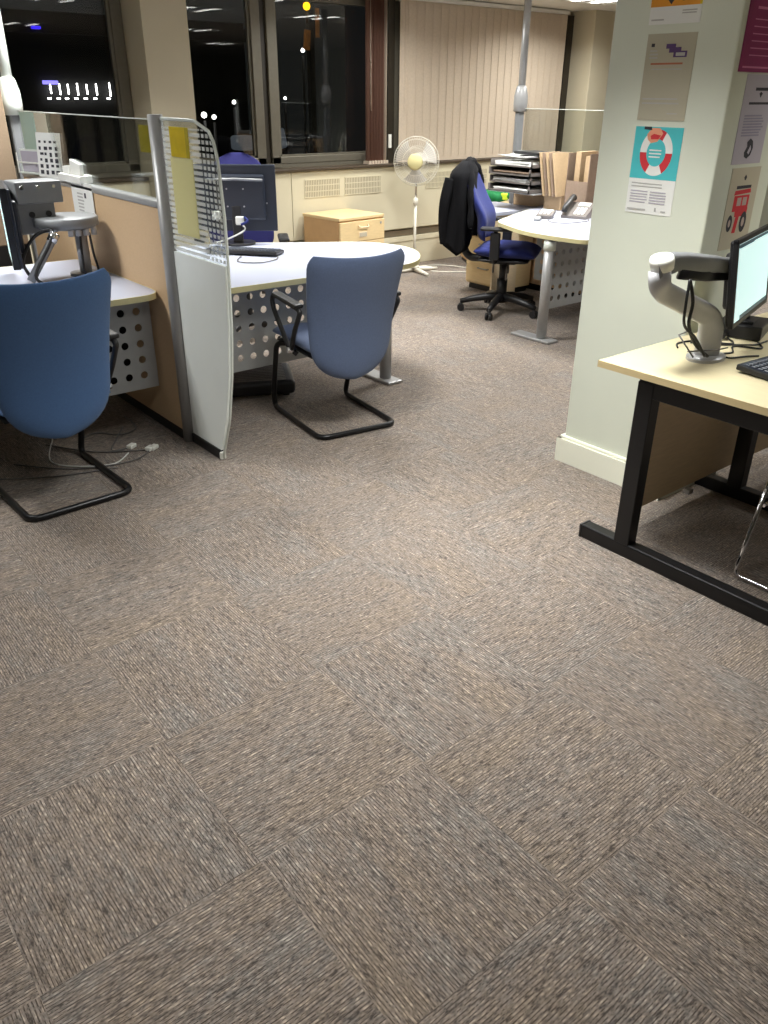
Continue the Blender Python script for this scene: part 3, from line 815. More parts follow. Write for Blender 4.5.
# local -y faces the camera
for a in (0, 90, 180, 270):
    c, s = math.cos(R(a+40)), math.sin(R(a+40))
    MB().tube([(c*.02, s*.02, .03), (c*.14, s*.14, .024), (c*.27, s*.27, .014)], [.022, .02, .013], 8).build('foot', 'fanwhite', t)
MB().lathe([(0, .045), (.05, .045), (.05, .06), (.02, .08), (.017, .1), (0, .1)], 20).build('base_hub', 'fanwhite', t)
MB().cyl((0, 0, .08), .0135, .58, 16).lathe([(.0135, .62), (.026, .63), (.024, .68), (.012, .69), (.0, .69)], 16).build('pole', 'fanwhite', t)
MB().cyl((0, 0, .66), .0095, .3, 12).build('inner_pole', 'chrome', t)
hz_ = 1.008
MB().lathe([(0, -.17), (.05, -.165), (.07, -.11), (.07, -.03), (.06, 0), (0, 0)], 24, (0, .05, hz_), Matrix.Rotation(R(90), 3, 'X')).box((0, .11, hz_-.08), (.04, .07, .1), bev=.012).build('motor_housing', 'fanwhite', t)
cg = MB()
for yy, rr in ((-.055, .19), (.035, .19), (-.01, .212), (-.075, .12), (.05, .13)):
    cg.tube([(rr*math.cos(2*PI*i/48), yy, hz_+rr*math.sin(2*PI*i/48)) for i in range(48)], .0035 if rr > .2 else .0016, 6, closed=True)
for i in range(56):
    a = 2*PI*i/56; c, s = math.cos(a), math.sin(a)
    for sg, y1 in ((-1, -.085), (1, .06)):
        P = [(.045, y1), (.13, y1*.9-.004), (.186, y1*.62), (.212, -.01)]
        cg.tube([(r_*c, y_, hz_+r_*s) for r_, y_ in P], .0011, 4, cap=False)
cg.build('cage', 'fanwhite', t)
for k in range(3):
    a0 = 2*PI*k/3+.5
    def bl(u, v, a0=a0):
        r_ = .115+.08*v; a = a0+u*(.48+.14*v); 
        return (r_*math.cos(a), -.012+.022*u, hz_+r_*math.sin(a)), (0, 1, 0), .002
    MB().pad(bl, 14, 10).build('blade', 'blade', t)
MB().lathe([(0, .0), (.068, 0), (.072, .012), (.06, .022), (0, .026)], 28, (0, -.078, hz_), Matrix.Rotation(R(90), 3, 'X')).build('hub_cap', 'fanyellow', t)
tag(MB().tube(smooth([(5.47, 6.25, .006), (5.62, 6.36, .006), (5.85, 6.28, .006), (5.95, 6.05, .006), (5.9, 5.85, .006), (5.7, 5.95, .006), (5.55, 6.11, .006)], 6), .005, 6).build('power_cord', 'fanwhite'), 'white fan cord looping over the carpet right of the fan', 'cable')

# ------------------------------------------------------------------ items on the left desk
def monitor(parent, w, h, screen, body='darkscreen', bez=.016, th=.035):
    """screen faces local -y, bottom centre at origin"""
    s = MB()
    for c, z in (((-w/2+bez/2, 0, h/2), (bez, th*.6, h)), ((w/2-bez/2, 0, h/2), (bez, th*.6, h)), ((0, 0, bez/2), (w, th*.6, bez)), ((0, 0, h-bez/2), (w, th*.6, bez))):
        s.box(c, z, bev=.003)
    f = s.build('bezel', 'black', parent)
    MB().box((0, .008, h/2), (w-.006, th*.8, h-.006), bev=.008).box((0, .035, h/2), (w*.7, .035, h*.66), bev=.014).build('casing', body, parent)
    sc = MB().box((0, -th*.3+.004, h/2), (w-2*bez, .004, h-2*bez)).build('display', screen, parent)
    return f, sc
t = thing('monitor', 'black monitor seen edge-on at the far left of the left desk', 'monitor', (1.185, 4.36, .815), R(102))
t.rotation_euler = (0, 0, R(-104))
# screen (local -y) must face -X: rotate -90 about z takes -y to -x
monitor(t, .46, .36, 'teal', th=.055)
t2 = thing('monitor_mount', 'grey monitor arm bracket with round tray on the left desk', 'monitor mount', (1.44, 4.28, .727))
B = t2
MB().box((-.11, .06, .41), (.22, .16, .10), bev=.006).box((-.13, .02, .30), (.18, .03, .16), bev=.006).build('bracket', 'midgrey', B)
for i in range(3): MB().cyl((-.19+.075*i, -.02, .435), .008, .008, 12, axis=(0, -1, 0)).build('bolt', 'chrome', B)
MB().cyl((-.155, .005, .31), .014, .006, 14, axis=(0, -1, 0)).cyl((-.075, .005, .31), .014, .006, 14, axis=(0, -1, 0)).build('bolt_hole', 'black', B)
MB().lathe([(0, .0), (.13, .0), (.155, .012), (.155, .05), (.145, .055), (0, .055)], 32, (.0, 0, .24)).build('tray', 'midgrey', B)
for i in range(4): MB().cyl((-.02+.038*i, -.105-.0*i, .21), .014, .05, 12).build('clamp_knob', 'silver', B)
MB().cyl((.07, .02, .0), .03, .26, 16).build('post', 'silver', B)
MB().cyl((.06, .02, .0), .07, .014, 24).build('base', 'midgrey', B)
MB().box((-.21, .04, .32), (.08, .04, .09), bev=.008).build('head_plate', 'black', B)
MB().tube([(-.26, -.14, .03), (-.11, -.13, .225)], .02, 10).build('lower_strut', 'midgrey', B)
MB().tube([(-.13, -.132, .2), (-.105, -.13, .235)], .024, 12).build('strut_tip', 'chrome', B)
MB().tube(smooth([(-.25, -.13, .04), (-.27, -.11, .12), (-.2, -.1, .22), (-.12, -.12, .25), (-.14, -.15, .2), (-.24, -.17, .06), (-.2, -.2, .01)], 6), .008, 8).build('cable', 'black', B)
MB().tube(smooth([(.03, -.09, .22), (.02, -.1, .12), (.03, -.09, .012), (.1, -.07, .012), (.085, -.08, .12), (.075, -.09, .22)], 6), .006, 8).build('cable', 'black', B)
# stationery on and against the partition
pb = lambda name, label, cat, loc, rz=0, g=None: thing(name, label, cat, loc, rz, g)
def sheet(name, label, cat, loc, w, h, art, mats, base, rz=0, tilt=0, t_=.002, group=None):
    """upright sheet: local x to the right seen from the front (-y side), z up from the bottom edge. art(mb, rect, poly)"""
    b = MB(); b.box((0, t_/2, h/2), (w, t_, h))
    lay = [0]
    def poly(pts, mi):
        lay[0] += 1; y = -.00025*(1+lay[0] % 6) if False else -.0002-.00006*lay[0]
        vs = [b.bm.verts.new((p[0], y, p[1])) for p in pts]
        f = b.bm.faces.new(vs); f.material_index = mi
    def rect(x0, z0, x1, z1, mi): poly([(x0, z0), (x1, z0), (x1, z1), (x0, z1)], mi)
    art(rect, poly)
    me_o = b.build(name, [base]+list(mats), None, loc, (tilt, 0, rz))
    # keep printed faces facing the front
    for p in me_o.data.polygons:
        pass
    return tag(me_o, label, cat, group)
def lines(rect, x0, x1, z0, z1, n, mi, ragged=.2, fill=.5):
    p = (z1-z0)/n
    for i in range(n):
        z = z1-p*(i+1); rect(x0, z, x1-(x1-x0)*ragged*random.random(), z+p*fill, mi)
def art_card(rect, poly):
    for r_ in range(6):
        z = .185-.03*r_
        for c in range(4):
            x = -.075+.04*c+random.uniform(-.004, .004); hh = .012 if r_ == 0 else random.uniform(.012, .024)
            rect(x, z-hh, x+random.uniform(.016, .03), z, 1)
sheet('card', 'upright white card with rows of black symbols on the partition rail', 'card', (1.62, 4.93, 1.143), .19, .225, art_card, ['inkdark'], 'paper', R(-68), R(-5))
def art_notice(rect, poly):
    rect(.03, .09, .055, .115, 2); lines(rect, -.07, .02, .02, .12, 6, 1); 
sheet('notice', 'white notice with small dark emblem pinned on the left side of the partition', 'notice', (1.62, 4.50, .985), .29, .165, art_notice, ['inkgrey', 'inkdark'], 'paper', R(-90))
t = thing('leaflet_holder', 'clear leaflet holder with grey sheet standing on the partition rail', 'leaflet holder', (1.63, 5.14, 1.142), R(-72))
MB().box((0, .015, .065), (.36, .003, .13)).box((0, 0, .004), (.36, .035, .006)).build('holder', 'edge', t)
MB().box((0, .008, .065), (.32, .004, .11)).build('leaflet', 'lilacpaper', t)
MB().box((0, -.01, .06), (.37, .003, .008)).box((-.18, -.01, .055), (.008, .003, .11)).box((.18, -.01, .055), (.008, .003, .11)).build('front_rim', 'white', t)
tag(MB().prism([(-.16, -.04), (.16, -.04), (.10, .05), (-.12, .05)], 0, .035).box((.03, 0, .065), (.14, .02, .07), rot=(0, R(8), 0), bev=.003).box((-.08, -.01, .05), (.1, .02, .05), rot=(0, R(-6), 0), bev=.003).build('folded_leaflet', 'paper', None, (1.645, 4.62, 1.142), (0, 0, R(-90))), 'folded white leaflets lying on the partition rail right of the card', 'leaflet')
def art_none(rect, poly): pass
sheet('notice', 'mint notice stuck on the far end of the partition glass', 'notice', (1.642, 5.255, 1.15), .24, .31, art_none, [], 'mint', R(-90))
sheet('notice', 'cream notice on the partition glass beside the mint one', 'notice', (1.642, 5.03, 1.15), .19, .31, lambda rect, poly: rect(-.085, .06, -.02, .13, 1), ['inkred'], 'creamfilm', R(-90))
# cables under the left desk
cb = [[(1.05, 3.95), (1.2, 3.72), (1.35, 3.62), (1.42, 3.58)], [(1.1, 4.0), (1.0, 3.7), (1.2, 3.52), (1.33, 3.60)], [(.85, 3.8), (1.05, 3.58), (1.3, 3.5), (1.44, 3.58)], [(1.45, 3.95), (1.35, 3.8), (1.28, 3.68), (1.36, 3.66)], [(.7, 3.7), (.95, 3.55), (1.22, 3.47)], [(1.52, 4.1), (1.5, 3.9), (1.4, 3.85), (1.3, 3.95), (1.2, 3.9)]]
lab = ['grey cable end with white plug nearest the partition post', 'thin grey cable curling behind the blue chair', 'grey cable with white plug lying furthest out from the desk', 'short grey cable under the perforated panel', 'grey cable running left behind the blue chair', 'dark cable coiled at the partition foot']
for i, (p, l) in enumerate(zip(cb, lab)):
    pts = smooth([(x, y, .006) for x, y in p], 6)
    c = MB().tube(pts, .0035, 6).build('cable', 'cable' if i != 1 else 'whitecable'); tag(c, l, 'cable', 'loose cables under the left desk')
    if i in (0, 2, 3):
        e = pts[-1]; MB().box((e.x+.012, e.y, .012), (.045, .03, .02), rot=(0, 0, R(30)), bev=.004).build('plug', 'white', c)

# ------------------------------------------------------------------ items on desk two
t = thing('monitor', 'black monitor seen from behind on the round-ended desk', 'monitor', (2.62, 4.66, .727), R(141))
MB().cyl((0, 0, 0), .1, .014, 28).build('stand_base', 'black', t)
MB().box((0, .02, .12), (.06, .03, .22), bev=.008).build('stand_neck', 'black', t)
S2 = MB().box((0, .0, .195), (.49, .022, .38), bev=.006).box((0, .018, .2), (.36, .03, .26), bev=.014).build('screen_case', 'darkscreen', t, (0, 0, .075))
MB().tube([(-.17, .036, .3), (.0, .036, .305), (.17, .036, .3)], .008, 8).build('moulded_ridge', 'midgrey', S2)
for x, z in ((-.05, .25), (-.05, .15), (.05, .25), (.05, .15), (-.19, .17)): MB().cyl((x, .032, z), .005, .004, 10, axis=(0, 1, 0)).build('screw', 'silver', S2)
MB().box((.12, .045, .1), (.05, .03, .05), bev=.006).build('plug', 'white', S2)
MB().box((-.02, .045, .07), (.05, .03, .05), bev=.006).build('plug', 'white', S2)
MB().tube(smooth([(-.02, .05, .06), (-.05, .07, .02), (.05, .09, -.03), (.15, .09, -.06)], 6), .005, 8).build('cable', 'whitecable', S2)
MB().tube(smooth([(-.05, .05, .09), (-.07, .07, .07), (-.03, .08, .05)], 6), .008, 8).build('blue_cable', 'royal', S2)['label'] = 'blue video cable'
def keyboard(label, loc, rz, w=.45, d=.155):
    t = thing('keyboard', label, 'keyboard', loc, rz)
    MB().box((0, 0, .012), (w, d, .02), rot=(R(3), 0, 0), bev=.004).build('case', 'black', t)
    k = MB().box((0, 0, .0215), (w-.016, d-.02, .004), rot=(R(3), 0, 0))
    for r_ in range(5):
        y = -d/2+.022+r_*(d-.03)/5; x = -w/2+.012
        n = 20
        for i in range(n):
            if r_ == 0 and 4 <= i <= 9:
                if i == 4: k.box((x+(w-.024)*(7)/n, y, .0245+y*.052), ((w-.024)/n*5.6, .017, .006), bev=.0015, seg=1)
                continue
            if i == 15: continue
            k.box((x+(w-.024)*(i+.5)/n, y, .0245+y*.052), ((w-.024)/n*.84, .018, .006), bev=.0015, seg=1)
    k.build('keys', 'darkscreen', t)
    return t
keyboard('black keyboard on the round-ended desk in front of the monitor', (2.47, 4.34, .731), R(129), .44, .14)
tag(MB().tube(smooth([(2.40, 4.26, .732), (2.30, 4.12, .732), (2.38, 4.02, .732), (2.5, 4.05, .732), (2.56, 4.12, .732)], 6), .0035, 6).build('cable', 'cable'), 'thin keyboard cable curling on the round-ended desk', 'cable')
t = thing('footrest', 'black ribbed footrest under the round-ended desk', 'footrest', (2.27, 4.03, 0), R(-26))
MB().box((0, 0, .075), (.50, .28, .085), rot=(R(7), 0, 0), bev=.025, seg=4).build('platform', 'black', t)
rb = MB()
for i in range(11): rb.tube([(-.2, -.11+.022*i, .104+.0027*i), (.2, -.11+.022*i, .104+.0027*i)], .005, 6)
rb.build('ribs', 'traygrey', t)
for s_ in (-1, 1): MB().box((.2*s_, 0, .02), (.04, .2, .04), bev=.008).build('foot', 'black', t)

# ------------------------------------------------------------------ items on desk three
def tray(label, loc, i):
    t = thing('letter_tray', label, 'tray', loc, 0, 'stacked letter trays')
    w, d, h = .30, .46, .055
    b = MB().box((0, 0, .002), (w, d, .004)).box((w/2-.002, 0, h/2), (.004, d, h)).box((0, d/2-.002, h/2), (w, .004, h)).box((0, -d/2+.002, .014), (w, .004, .028)).box((-w/2+.006, -d/2+.004, h/2), (.012, .008, h))
    b.box((-w/2+.002, 0, .007), (.004, d, .014)).build('tray_shell', 'traygrey', t)
    n = MB()
    for k in range(3+i % 2): n.box((random.uniform(-.01, .01)-.008, random.uniform(-.02, .02), .009+.009*k), (.255, .39, .008), rot=(0, 0, random.uniform(-.06, .06)))
    n.build('papers', 'paper' if i in (0, 1, 3) else 'cardgrey', t)
    return t
trays = ['letter tray at the bottom of the stack on the far right partition', 'second letter tray from the bottom of the stack', 'third letter tray from the bottom, with curled white sheets', 'topmost letter tray, heaped with white paper']
t = thing('tray_shelf', 'thin grey bracket shelf under the letter trays on the partition', 'shelf', (5.56, 4.98, .835))
MB().box((0, 0, .005), (.32, .52, .008), bev=.002).build('plate', 'silver', t)
for y_ in (-.15, .15): MB().box((.167, y_, .05), (.014, .03, .1)).build('hook', 'midgrey', t)
for i, l in enumerate(trays): tray(l, (5.535+(.008 if i % 2 else -.008), 4.985, .845+.064*i), i)
tag(MB().pad(lambda u, v: ((u*.13, v*.19, .012+.012*u*u+.01*v*v), (0, 0, 1), .006), 10, 10).build('paper_stack', 'paper', None, (5.55, 4.985, 1.094), (0, 0, R(8))), 'loose white paper heap on the topmost letter tray', 'paper')
tag(MB().box((0, 0, .012), (.22, .32, .022), bev=.004).build('folder', 'black', None, (5.60, 4.90, 1.128), (0, 0, R(-10))), 'dark folder lying over the paper heap on the trays', 'folder')
# leaning folders on a box
tag(MB().box((0, 0, .06), (.11, .18, .12), bev=.003).build('storage_box', 'card', None, (5.60, 4.635, .7275), (0, 0, R(0))), 'tan card box on the far right desk under the leaning folders', 'box')
fl = ['leftmost manila folder leaning on the tan box', 'second leaning folder from the trays, grey-brown', 'third leaning folder from the trays, pale manila', 'fourth leaning folder from the trays, grey-brown', 'rightmost leaning folder, widest, facing the chair']
for i, l in enumerate(fl):
    y = 4.685-.034*i
    tag(MB().box((0, 0, .165), (.24, .012, .33), bev=.002).build('folder', ('card', 'cardgrey', 'card', 'cardgrey', 'card')[i], None, (5.60, y, .834), (R(-13), 0, R(0))), l, 'folder', 'leaning folders')
t = thing('file_holder', 'open brown file holder standing right of the leaning folders', 'file holder', (5.61, 4.36, .7275))
MB().box((0, .105, .22), (.24, .006, .44)).box((0, -.105, .22), (.24, .006, .44)).box((.117, 0, .22), (.006, .21, .44)).box((-.117, 0, .12), (.006, .21, .24)).box((0, 0, .004), (.24, .21, .008)).build('holder_shell', 'cardgrey', t)
MB().box((.02, .04, .24), (.2, .05, .42)).box((.03, -.04, .22), (.19, .04, .40)).build('files', 'card', t)
t = thing('desk_phone', 'grey desk phone with black handset on the far right desk', 'phone', (5.34, 4.20, .7275), R(-70))
ph = MB(); vs = [(-.1, -.1, 0), (.1, -.1, 0), (.1, .1, 0), (-.1, .1, 0), (-.1, -.1, .02), (.1, -.1, .02), (.1, .1, .10), (-.1, .1, .10)]
vv = [ph.bm.verts.new(p) for p in vs]
ph._fin([ph.bm.faces.new([vv[i] for i in f]) for f in ((3, 2, 1, 0), (4, 5, 6, 7), (0, 1, 5, 4), (1, 2, 6, 5), (2, 3, 7, 6), (3, 0, 4, 7))])
ph.build('body', 'traygrey', t)
MB().tube(fillet([(-.075, -.1, .045), (-.075, -.09, .075), (-.075, .09, .14), (-.075, .105, .12)], .02), [.022]*14, 10).build('handset', 'black', t)
kp = MB()
for r_ in range(4):
    for c in range(3): kp.box((-.0+.03*c, -.07+.025*r_, .036+.0100*r_), (.02, .016, .008), rot=(R(21.8), 0, 0))
kp.build('keypad', 'white', t)
MB().box((.03, .062, .088), (.09, .05, .01), rot=(R(21.8), 0, 0)).build('display', 'paper', t)
t = thing('card_terminal', 'small dark desk terminal with white buttons near the far right desk edge', 'terminal', (5.12, 4.33, .732), R(-60))
MB().box((0, 0, .022), (.12, .17, .03), rot=(R(8), 0, 0), bev=.006).build('body', 'traygrey', t)
MB().box((0, .05, .044), (.09, .04, .006), rot=(R(8), 0, 0)).build('display', 'edge', t)
bt = MB()
for r_ in range(3):
    for c in range(3): bt.box((-.03+.03*c, -.055+.028*r_, .033+.004*r_), (.02, .018, .008), bev=.002)
bt.build('buttons', 'white', t)
ms = MB().pad(lambda u, v: ((u*.03*(1-.2*v*v), v*.052, .002), (0, 0, 1), .026), 12, 12)
for v in ms.bm.verts:
    if v.co.z < 0: v.co.z = 0
tag(ms.build('computer_mouse', 'midgrey', None, (4.97, 4.28, .7275), (0, 0, R(-55))), 'grey computer mouse at the corner of the far right desk', 'mouse')
tag(MB().tube(smooth([(5.30, 4.06, .732), (5.2, 4.0, .732), (5.0, 4.02, .732), (4.95, 4.12, .732), (5.02, 4.22, .732)], 6), .0035, 6).build('cable', 'cable'), 'thin grey cable on the far right desk below the phone', 'cable')

# ------------------------------------------------------------------ right desk
t = thing('desk', 'maple-topped desk with black frame beside the column', 'desk', (3.2, 1.3, 0))
DX0, DX1, DY0, DY1 = 2.386, 4.02, .90, 1.712
def L(x, y, z): return (x-3.2, y-1.3, z)
MB().box(L((DX0+DX1)/2, (DY0+DY1)/2, .715), (DX1-DX0, DY1-DY0, .024), bev=.002).build('worktop', 'maple', t)
eb = MB()
eb.box(L(DX0-.0008, (DY0+DY1)/2, .715), (.002, DY1-DY0, .024)).build('edge_band', 'mapleedge', t)
for x in (2.43, 3.235, 3.95):
    f = MB().box(L(x, 1.30, .028), (.055, .80, .056), bev=.006)
    f.box(L(x, 1.515, .37), (.055, .065, .64), bev=.004).box(L(x, 1.255, .669), (.05, .58, .066), bev=.004)
    lg = f.build('leg_frame', 'blackmetal', t)
    MB().box(L(x, 1.703, .028), (.058, .012, .058), bev=.003).box(L(x, .897, .028), (.058, .012, .058), bev=.003).build('end_cap', 'black', lg)
MB().box(L(3.30, 1.61, .355), (1.32, .025, .51), bev=.002).build('modesty_panel', 'oak', t)
MB().box(L(2.96, 1.585, .082), (.03, .03, .02)).box(L(2.66, 1.6, .655), (.03, .05, .1)).build('panel_fixing', 'silver', t)
t = thing('monitor_mount', 'silver gas-spring monitor arm rising from the maple desk', 'monitor mount', (2.715, 1.488, .727))
t.scale = (1, 1, .94)
MB().prism([(.085*math.cos(2*PI*i/32), .062*math.sin(2*PI*i/32)) for i in range(32)], 0, .01).lathe([(.06, .01), (.055, .016), (0, .018)], 28).build('base', 'silver', t)
# lower arm: tapered blade from the base up to the elbow
def blade_arm(P, widths, depth, name, m, nrm):
    b = MB(); n = len(P); rings = []
    nrm = Vector(nrm).normalized()
    for i, p in enumerate(P):
        p = Vector(p)
        if i == 0: tt = Vector(P[1])-p
        elif i == n-1: tt = p-Vector(P[i-1])
        else: tt = (Vector(P[i+1])-p).normalized()+(p-Vector(P[i-1])).normalized()
        tt.normalize(); s_ = tt.cross(nrm).normalized(); w = widths[i]/2; d = depth/2
        ring = []
        for k in range(16):
            a = 2*PI*(k+.5)/16; c, s = math.cos(a), math.sin(a)
            c = math.copysign(abs(c)**.5, c); s = math.copysign(abs(s)**.5, s)
            ring.append(b.bm.verts.new(p+s_*w*c+nrm*d*s))
        rings.append(ring)
    fs = []
    for a_, c_ in zip(rings, rings[1:]):
        for k in range(16): fs.append(b.bm.faces.new((a_[k], a_[(k+1) % 16], c_[(k+1) % 16], c_[k])))
    fs += [b.bm.faces.new(rings[0]), b.bm.faces.new(rings[-1])]
    b._fin(fs, True); return b.build(name, m, t)
vw = Vector((-.66, -.75, 0))
blade_arm(fillet([(0, 0, .012), (-.0, .0, .155), (-.31, .035, .295), (-.322, .038, .36)], .06, 6), [.085, .085, .084, .083, .082, .081, .08, .08, .075, .072, .07, .07, .07, .07, .07, .07], .05, 'lower_arm', 'armgrey', vw)
MB().lathe([(0, -.03), (.036, -.03), (.04, 0), (.036, .014), (0, .018)], 24, (-.318, .038, .395), Matrix.Rotation(R(-18), 3, 'Y')).build('elbow_cap', 'white', t)
ua = blade_arm(smooth([(-.335, .04, .37), (-.24, .025, .385), (-.1, .0, .365), (.06, .005, .34), (.14, .03, .33)], 5), [.07]*5+[.062]*7+[.055]*9, .05, 'upper_arm', 'midgrey', vw)
blade_arm([(-.235, .02, .345), (-.1, -.0, .325), (.07, .01, .30)], [.04, .042, .03], .035, 'spring_cover', 'black', vw)
MB().box((.185, .045, .325), (.12, .05, .06), bev=.01).build('head_joint', 'midgrey', t)
MB().tube(smooth([(-.23, -.02, .33), (-.245, -.03, .24), (-.23, -.03, .17), (-.17, -.04, .12), (-.1, -.05, .04)], 6), .005, 8).tube(smooth([(-.23, -.02, .33), (-.205, -.03, .25), (-.205, -.03, .17), (-.15, -.035, .09), (-.08, -.05, .035)], 6), .006, 8).build('cable', 'black', t)
MB().tube([(-.12, -.02, .03), (-.12, .05, .10), (-.04, .06, .1)], .003, 6).tube([(.03, -.06, .05), (-.06, -.07, .06), (-.13, .0, .05)], .003, 6).build('wire', 'cable', t)
t = thing('monitor', 'slim black monitor with pale lit screen on the maple desk arm', 'monitor', (2.965, 1.49, .845), R(16))
t.rotation_euler = (R(-7), 0, R(16))
monitor(t, .53, .30, 'teal', 'black', .018, .03)
dd = [o for o in t.children if o.name.startswith('display')][0]
MB().box((0, -.0075, .30-.024), (.49, .001, .01)).build('title_bar', 'screenbar', dd)
MB().box((.04, -.0075, .025), (.41, .001, .014)).build('task_bar', 'screenbar', dd)
MB().box((-.13, -.0075, .27), (.2, .001, .004)).build('text_line', 'screenbar', dd)
MB().box((-.05, .045, .18), (.1, .03, .1), bev=.006).build('arm_mount', 'black', t)
t = thing('docking_box', 'flat black box with a short stand below the lit monitor', 'box', (3.135, 1.585, .7275), R(18))
MB().box((0, 0, .029), (.19, .17, .052), bev=.005).build('case', 'black', t)
MB().box((-.02, 0, .062), (.1, .09, .012), bev=.004).cyl((-.02, .0, .065), .022, .06, 16, r2=.016).build('short_stand', 'black', t)
MB().cyl((-.115, .05, .02), .018, .035, 12, axis=(-1, 0, 0)).build('cable_plug', 'black', t)
keyboard('black keyboard lying on the maple desk', (2.86, 1.24, .731), R(-4), .45, .15)
ml = [([(3.02, 1.58), (2.95, 1.52), (2.9, 1.62), (2.8, 1.655), (2.74, 1.62)], 'thin black cable behind the arm base on the maple desk'),
      ([(3.05, 1.47), (2.98, 1.42), (2.93, 1.50), (2.85, 1.46), (2.80, 1.47), (2.77, 1.43), (2.84, 1.40), (2.88, 1.375)], 'thin black cable looping from the keyboard on the maple desk'),
      ([(3.1, 1.46), (3.02, 1.46), (2.97, 1.49), (2.9, 1.55), (2.84, 1.63)], 'thin black cable running from the flat black box to the arm')]
for p, l in ml: tag(MB().tube(smooth([(x, y, .7315) for x, y in p], 6), .0035, 6).build('cable', 'black'), l, 'cable')
t = thing('stacking_chair', 'chrome sled-leg chair tucked under the maple desk', 'chair', (2.84, .92, 0))
for s in (-1, 1):
    MB().tube(fillet([(s*.20, .2, .435), (s*.235, .235, .012), (s*.235, -.2, .012), (s*.2, -.18, .435)], .035, 6), .0075, 10).build('sled_leg', 'chrome', t)
MB().tube([(-.2, .195, .40), (.2, .195, .40)], .007, 8).tube([(-.2, -.175, .40), (.2, -.175, .40)], .007, 8).tube([(-.21, .2, .30), (.21, .2, .30)], .006, 8).build('cross_bar', 'chrome', t)
MB().pad(lambda u, v: ((u*.22, v*.215, .452+.015*u*u), (0, 0, 1), .014), 16, 16).build('seat', 'black', t)
MB().pad(lambda u, v: ((u*.21, -.235-.05*v+.04*u*u, .68+.12*v), (0, 1, .2), .012), 14, 12).build('backrest', 'black', t)
MB().tube([(-.19, -.17, .44), (-.19, -.23, .56), (-.19, -.25, .7)], .008, 8).tube([(.19, -.17, .44), (.19, -.23, .56), (.19, -.25, .7)], .008, 8).build('back_tube', 'chrome', t)

# ------------------------------------------------------------------ posters on the column
CXF = 2.948; CYF = 1.718
def art_orange(rect, poly):
    rect(-.105, .055, .105, .297, 1)
    poly([(-.035, .075), (-.02, .06), (-.005, .08), (-.01, .11), (-.03, .1)], 2); rect(.025, .07, .035, .12, 2); rect(.05, .07, .06, .12, 2)
    rect(.096, .055, .105, .297, 4)
    lines(rect, -.095, -.03, .012, .022, 1, 3); lines(rect, .03, .1, .03, .046, 2, 3)
sheet('poster', 'orange poster at the top of the column, cut off by the photo edge', 'poster', (CXF, 1.985, 1.802), .21, .297, art_orange, ['orange', 'inkdark', 'inkgrey', 'yellow'], 'paper', R(-90))
def art_logo(rect, poly):
    rect(-.082, .243, -.068, .254, 1); lines(rect, -.085, -.045, .205, .238, 3, 3, .3)
    rect(-.018, .236, .022, .251, 4); rect(-.004, .223, .046, .240, 4); rect(.016, .208, .072, .228, 4)
    rect(.026, .212, .064, .223, 3)
    rect(-.075, .185, .06, .191, 2); lines(rect, -.068, .06, .168, .176, 1, 3, 0.)
    lines(rect, -.09, .07, .055, .085, 2, 5, .1, .35); lines(rect, .025, .07, .022, .03, 1, 5)
sheet('poster', 'grey poster with a stepped purple logo, between the orange and turquoise posters', 'poster', (CXF, 1.982, 1.488), .205, .285, art_logo, ['inkdark', 'inkrust', 'inkgrey', 'inkpurple', 'inkgrey'], 'greypaper', R(-90))
def art_buoy(rect, poly):
    rect(-.105, .128, .105, .312, 1)
    cx, cz, ro, ri = 0.0, .222, .078, .046
    rx = .92
    for k in range(6):
        a0 = PI/2-.52+k*PI/3; pts = []
        for i in range(9): a = a0+PI/3*i/8; pts.append((cx+ro*math.cos(a)*rx, cz+ro*math.sin(a)*1.05))
        for i in range(9)[::-1]: a = a0+PI/3*i/8; pts.append((cx+ri*math.cos(a)*rx, cz+ri*math.sin(a)*1.05))
        poly(pts, 2 if k % 2 == 0 else 3)
    poly([(-.05, .285), (-.03, .308), (.005, .308), (.02, .29), (0, .262), (-.028, .255), (-.045, .268)], 4)
    poly([(-.03, .268), (.002, .27), (.012, .283), (-.02, .288), (-.034, .28)], 2)
    poly([(-.066, .302), (-.03, .300), (-.034, .312), (-.066, .312)], 5)
    lines(rect, -.03, .028, .205, .24, 3, 3, .4, .4)
    lines(rect, -.09, .05, .098, .12, 2, 6, .2, .35)
    lines(rect, -.09, -.01, .04, .09, 5, 7, .1, .4); lines(rect, .0, .075, .04, .09, 5, 7, .1, .4)
    lines(rect, -.095, -.01, .012, .024, 1, 6, 0, .5); rect(.03, .012, .038, .026, 6); lines(rect, .06, .085, .012, .022, 1, 6)
sheet('poster', 'turquoise poster with a red and white lifebuoy on the column', 'poster', (CXF, 1.978, 1.154), .21, .312, art_buoy, ['turq', 'inkred', 'paper', 'skin', 'inkdark', 'inkgrey', 'lilacpaper'], 'paper', R(-90))
def art_mag(rect, poly):
    rect(-.105, .225, .105, .3, 2)
    poly([(-.06, .23), (-.045, .285), (.0, .29), (.03, .25), (.02, .225), (-.05, .225)], 3)
    lines(rect, -.05, .095, .19, .21, 1, 4, .1, .4); lines(rect, -.055, .09, .05, .18, 6, 1, .35, .16); lines(rect, -.085, .09, .012, .022, 1, 4, 0, .6)
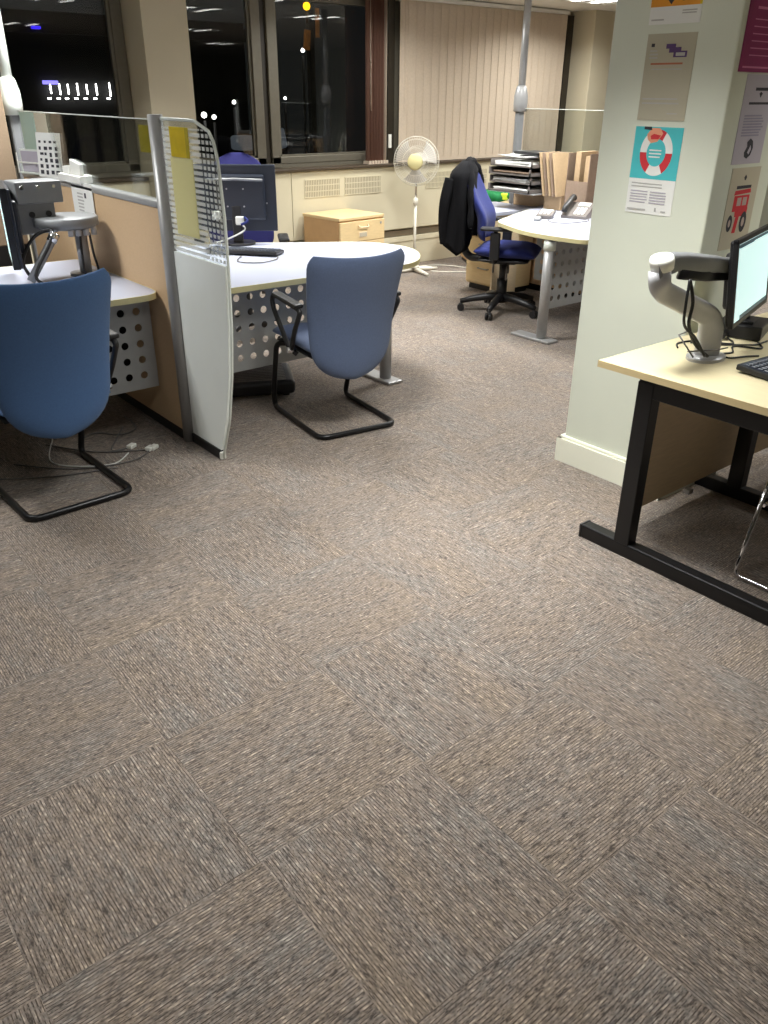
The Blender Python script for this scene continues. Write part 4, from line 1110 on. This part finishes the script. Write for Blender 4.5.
sheet('poster', 'magenta poster with a green photo at the top, on the column side facing the desk', 'poster', (3.085, CYF, 1.648), .21, .30, art_mag, ['pinkink', 'greenprint', 'lilacpaper', 'pinkink'], 'magenta')
def art_lil(rect, poly):
    lines(rect, -.03, .06, .245, .262, 1, 2, 0, .6); poly([(.0, .236), (.012, .222), (.024, .236), (.012, .242)], 2); lines(rect, -.06, .09, .2, .213, 1, 2, 0, .6)
    lines(rect, -.075, .07, .095, .17, 8, 1, .15, .6)
    poly([(-.03, .04), (-.015, .06), (-.02, .075), (.0, .088), (.02, .078), (.028, .055), (.018, .03), (-.005, .018), (-.025, .025)], 2)
    poly([(-.008, .04), (.008, .065), (.016, .05), (.004, .032)], 3)
sheet('poster', 'lilac poster with a small dark emblem, below the magenta poster', 'poster', (3.152, CYF, 1.345), .205, .297, art_lil, ['inklilac', 'inkdark', 'lilacpaper'], 'lilacpaper')
def art_tractor(rect, poly):
    poly([(-.01, .262), (.0, .272), (.01, .262), (.004, .252), (-.004, .252)], 1); lines(rect, -.05, .055, .222, .238, 1, 1, 0, .7)
    poly([(-.06, .20), (.06, .205), (.055, .22), (-.055, .216)], 2); rect(-.055, .14, .055, .198, 2); poly([(-.03, .12), (.055, .12), (.058, .15), (-.035, .15)], 2); rect(-.03, .16, .0, .19, 3); rect(.01, .16, .04, .19, 3)
    for cx, rr in ((-.058, .024), (.04, .03)):
        poly([(cx+rr*.8*math.cos(2*PI*i/16), .098+rr*1.3*math.sin(2*PI*i/16)) for i in range(16)], 1)
        poly([(cx+rr*.35*math.cos(2*PI*i/12), .098+rr*.6*math.sin(2*PI*i/12)) for i in range(12)], 3)
    poly([(-.03, .06), (-.005, .06), (.005, .12), (-.02, .12)], 2)
sheet('poster', 'cream poster with a red vehicle drawing, lowest on the column side facing the desk', 'poster', (3.172, CYF, 1.035), .205, .297, art_tractor, ['inkdark', 'inkred', 'inkpale'], 'magnolia')

# ------------------------------------------------------------------ render look
vs_ = S.view_settings
vs_.view_transform = 'Standard'; vs_.look = 'None'; vs_.gamma = 1.; vs_.use_curve_mapping = False; vs_.exposure = .27
S.cycles.max_bounces = 8; S.cycles.transparent_max_bounces = 16
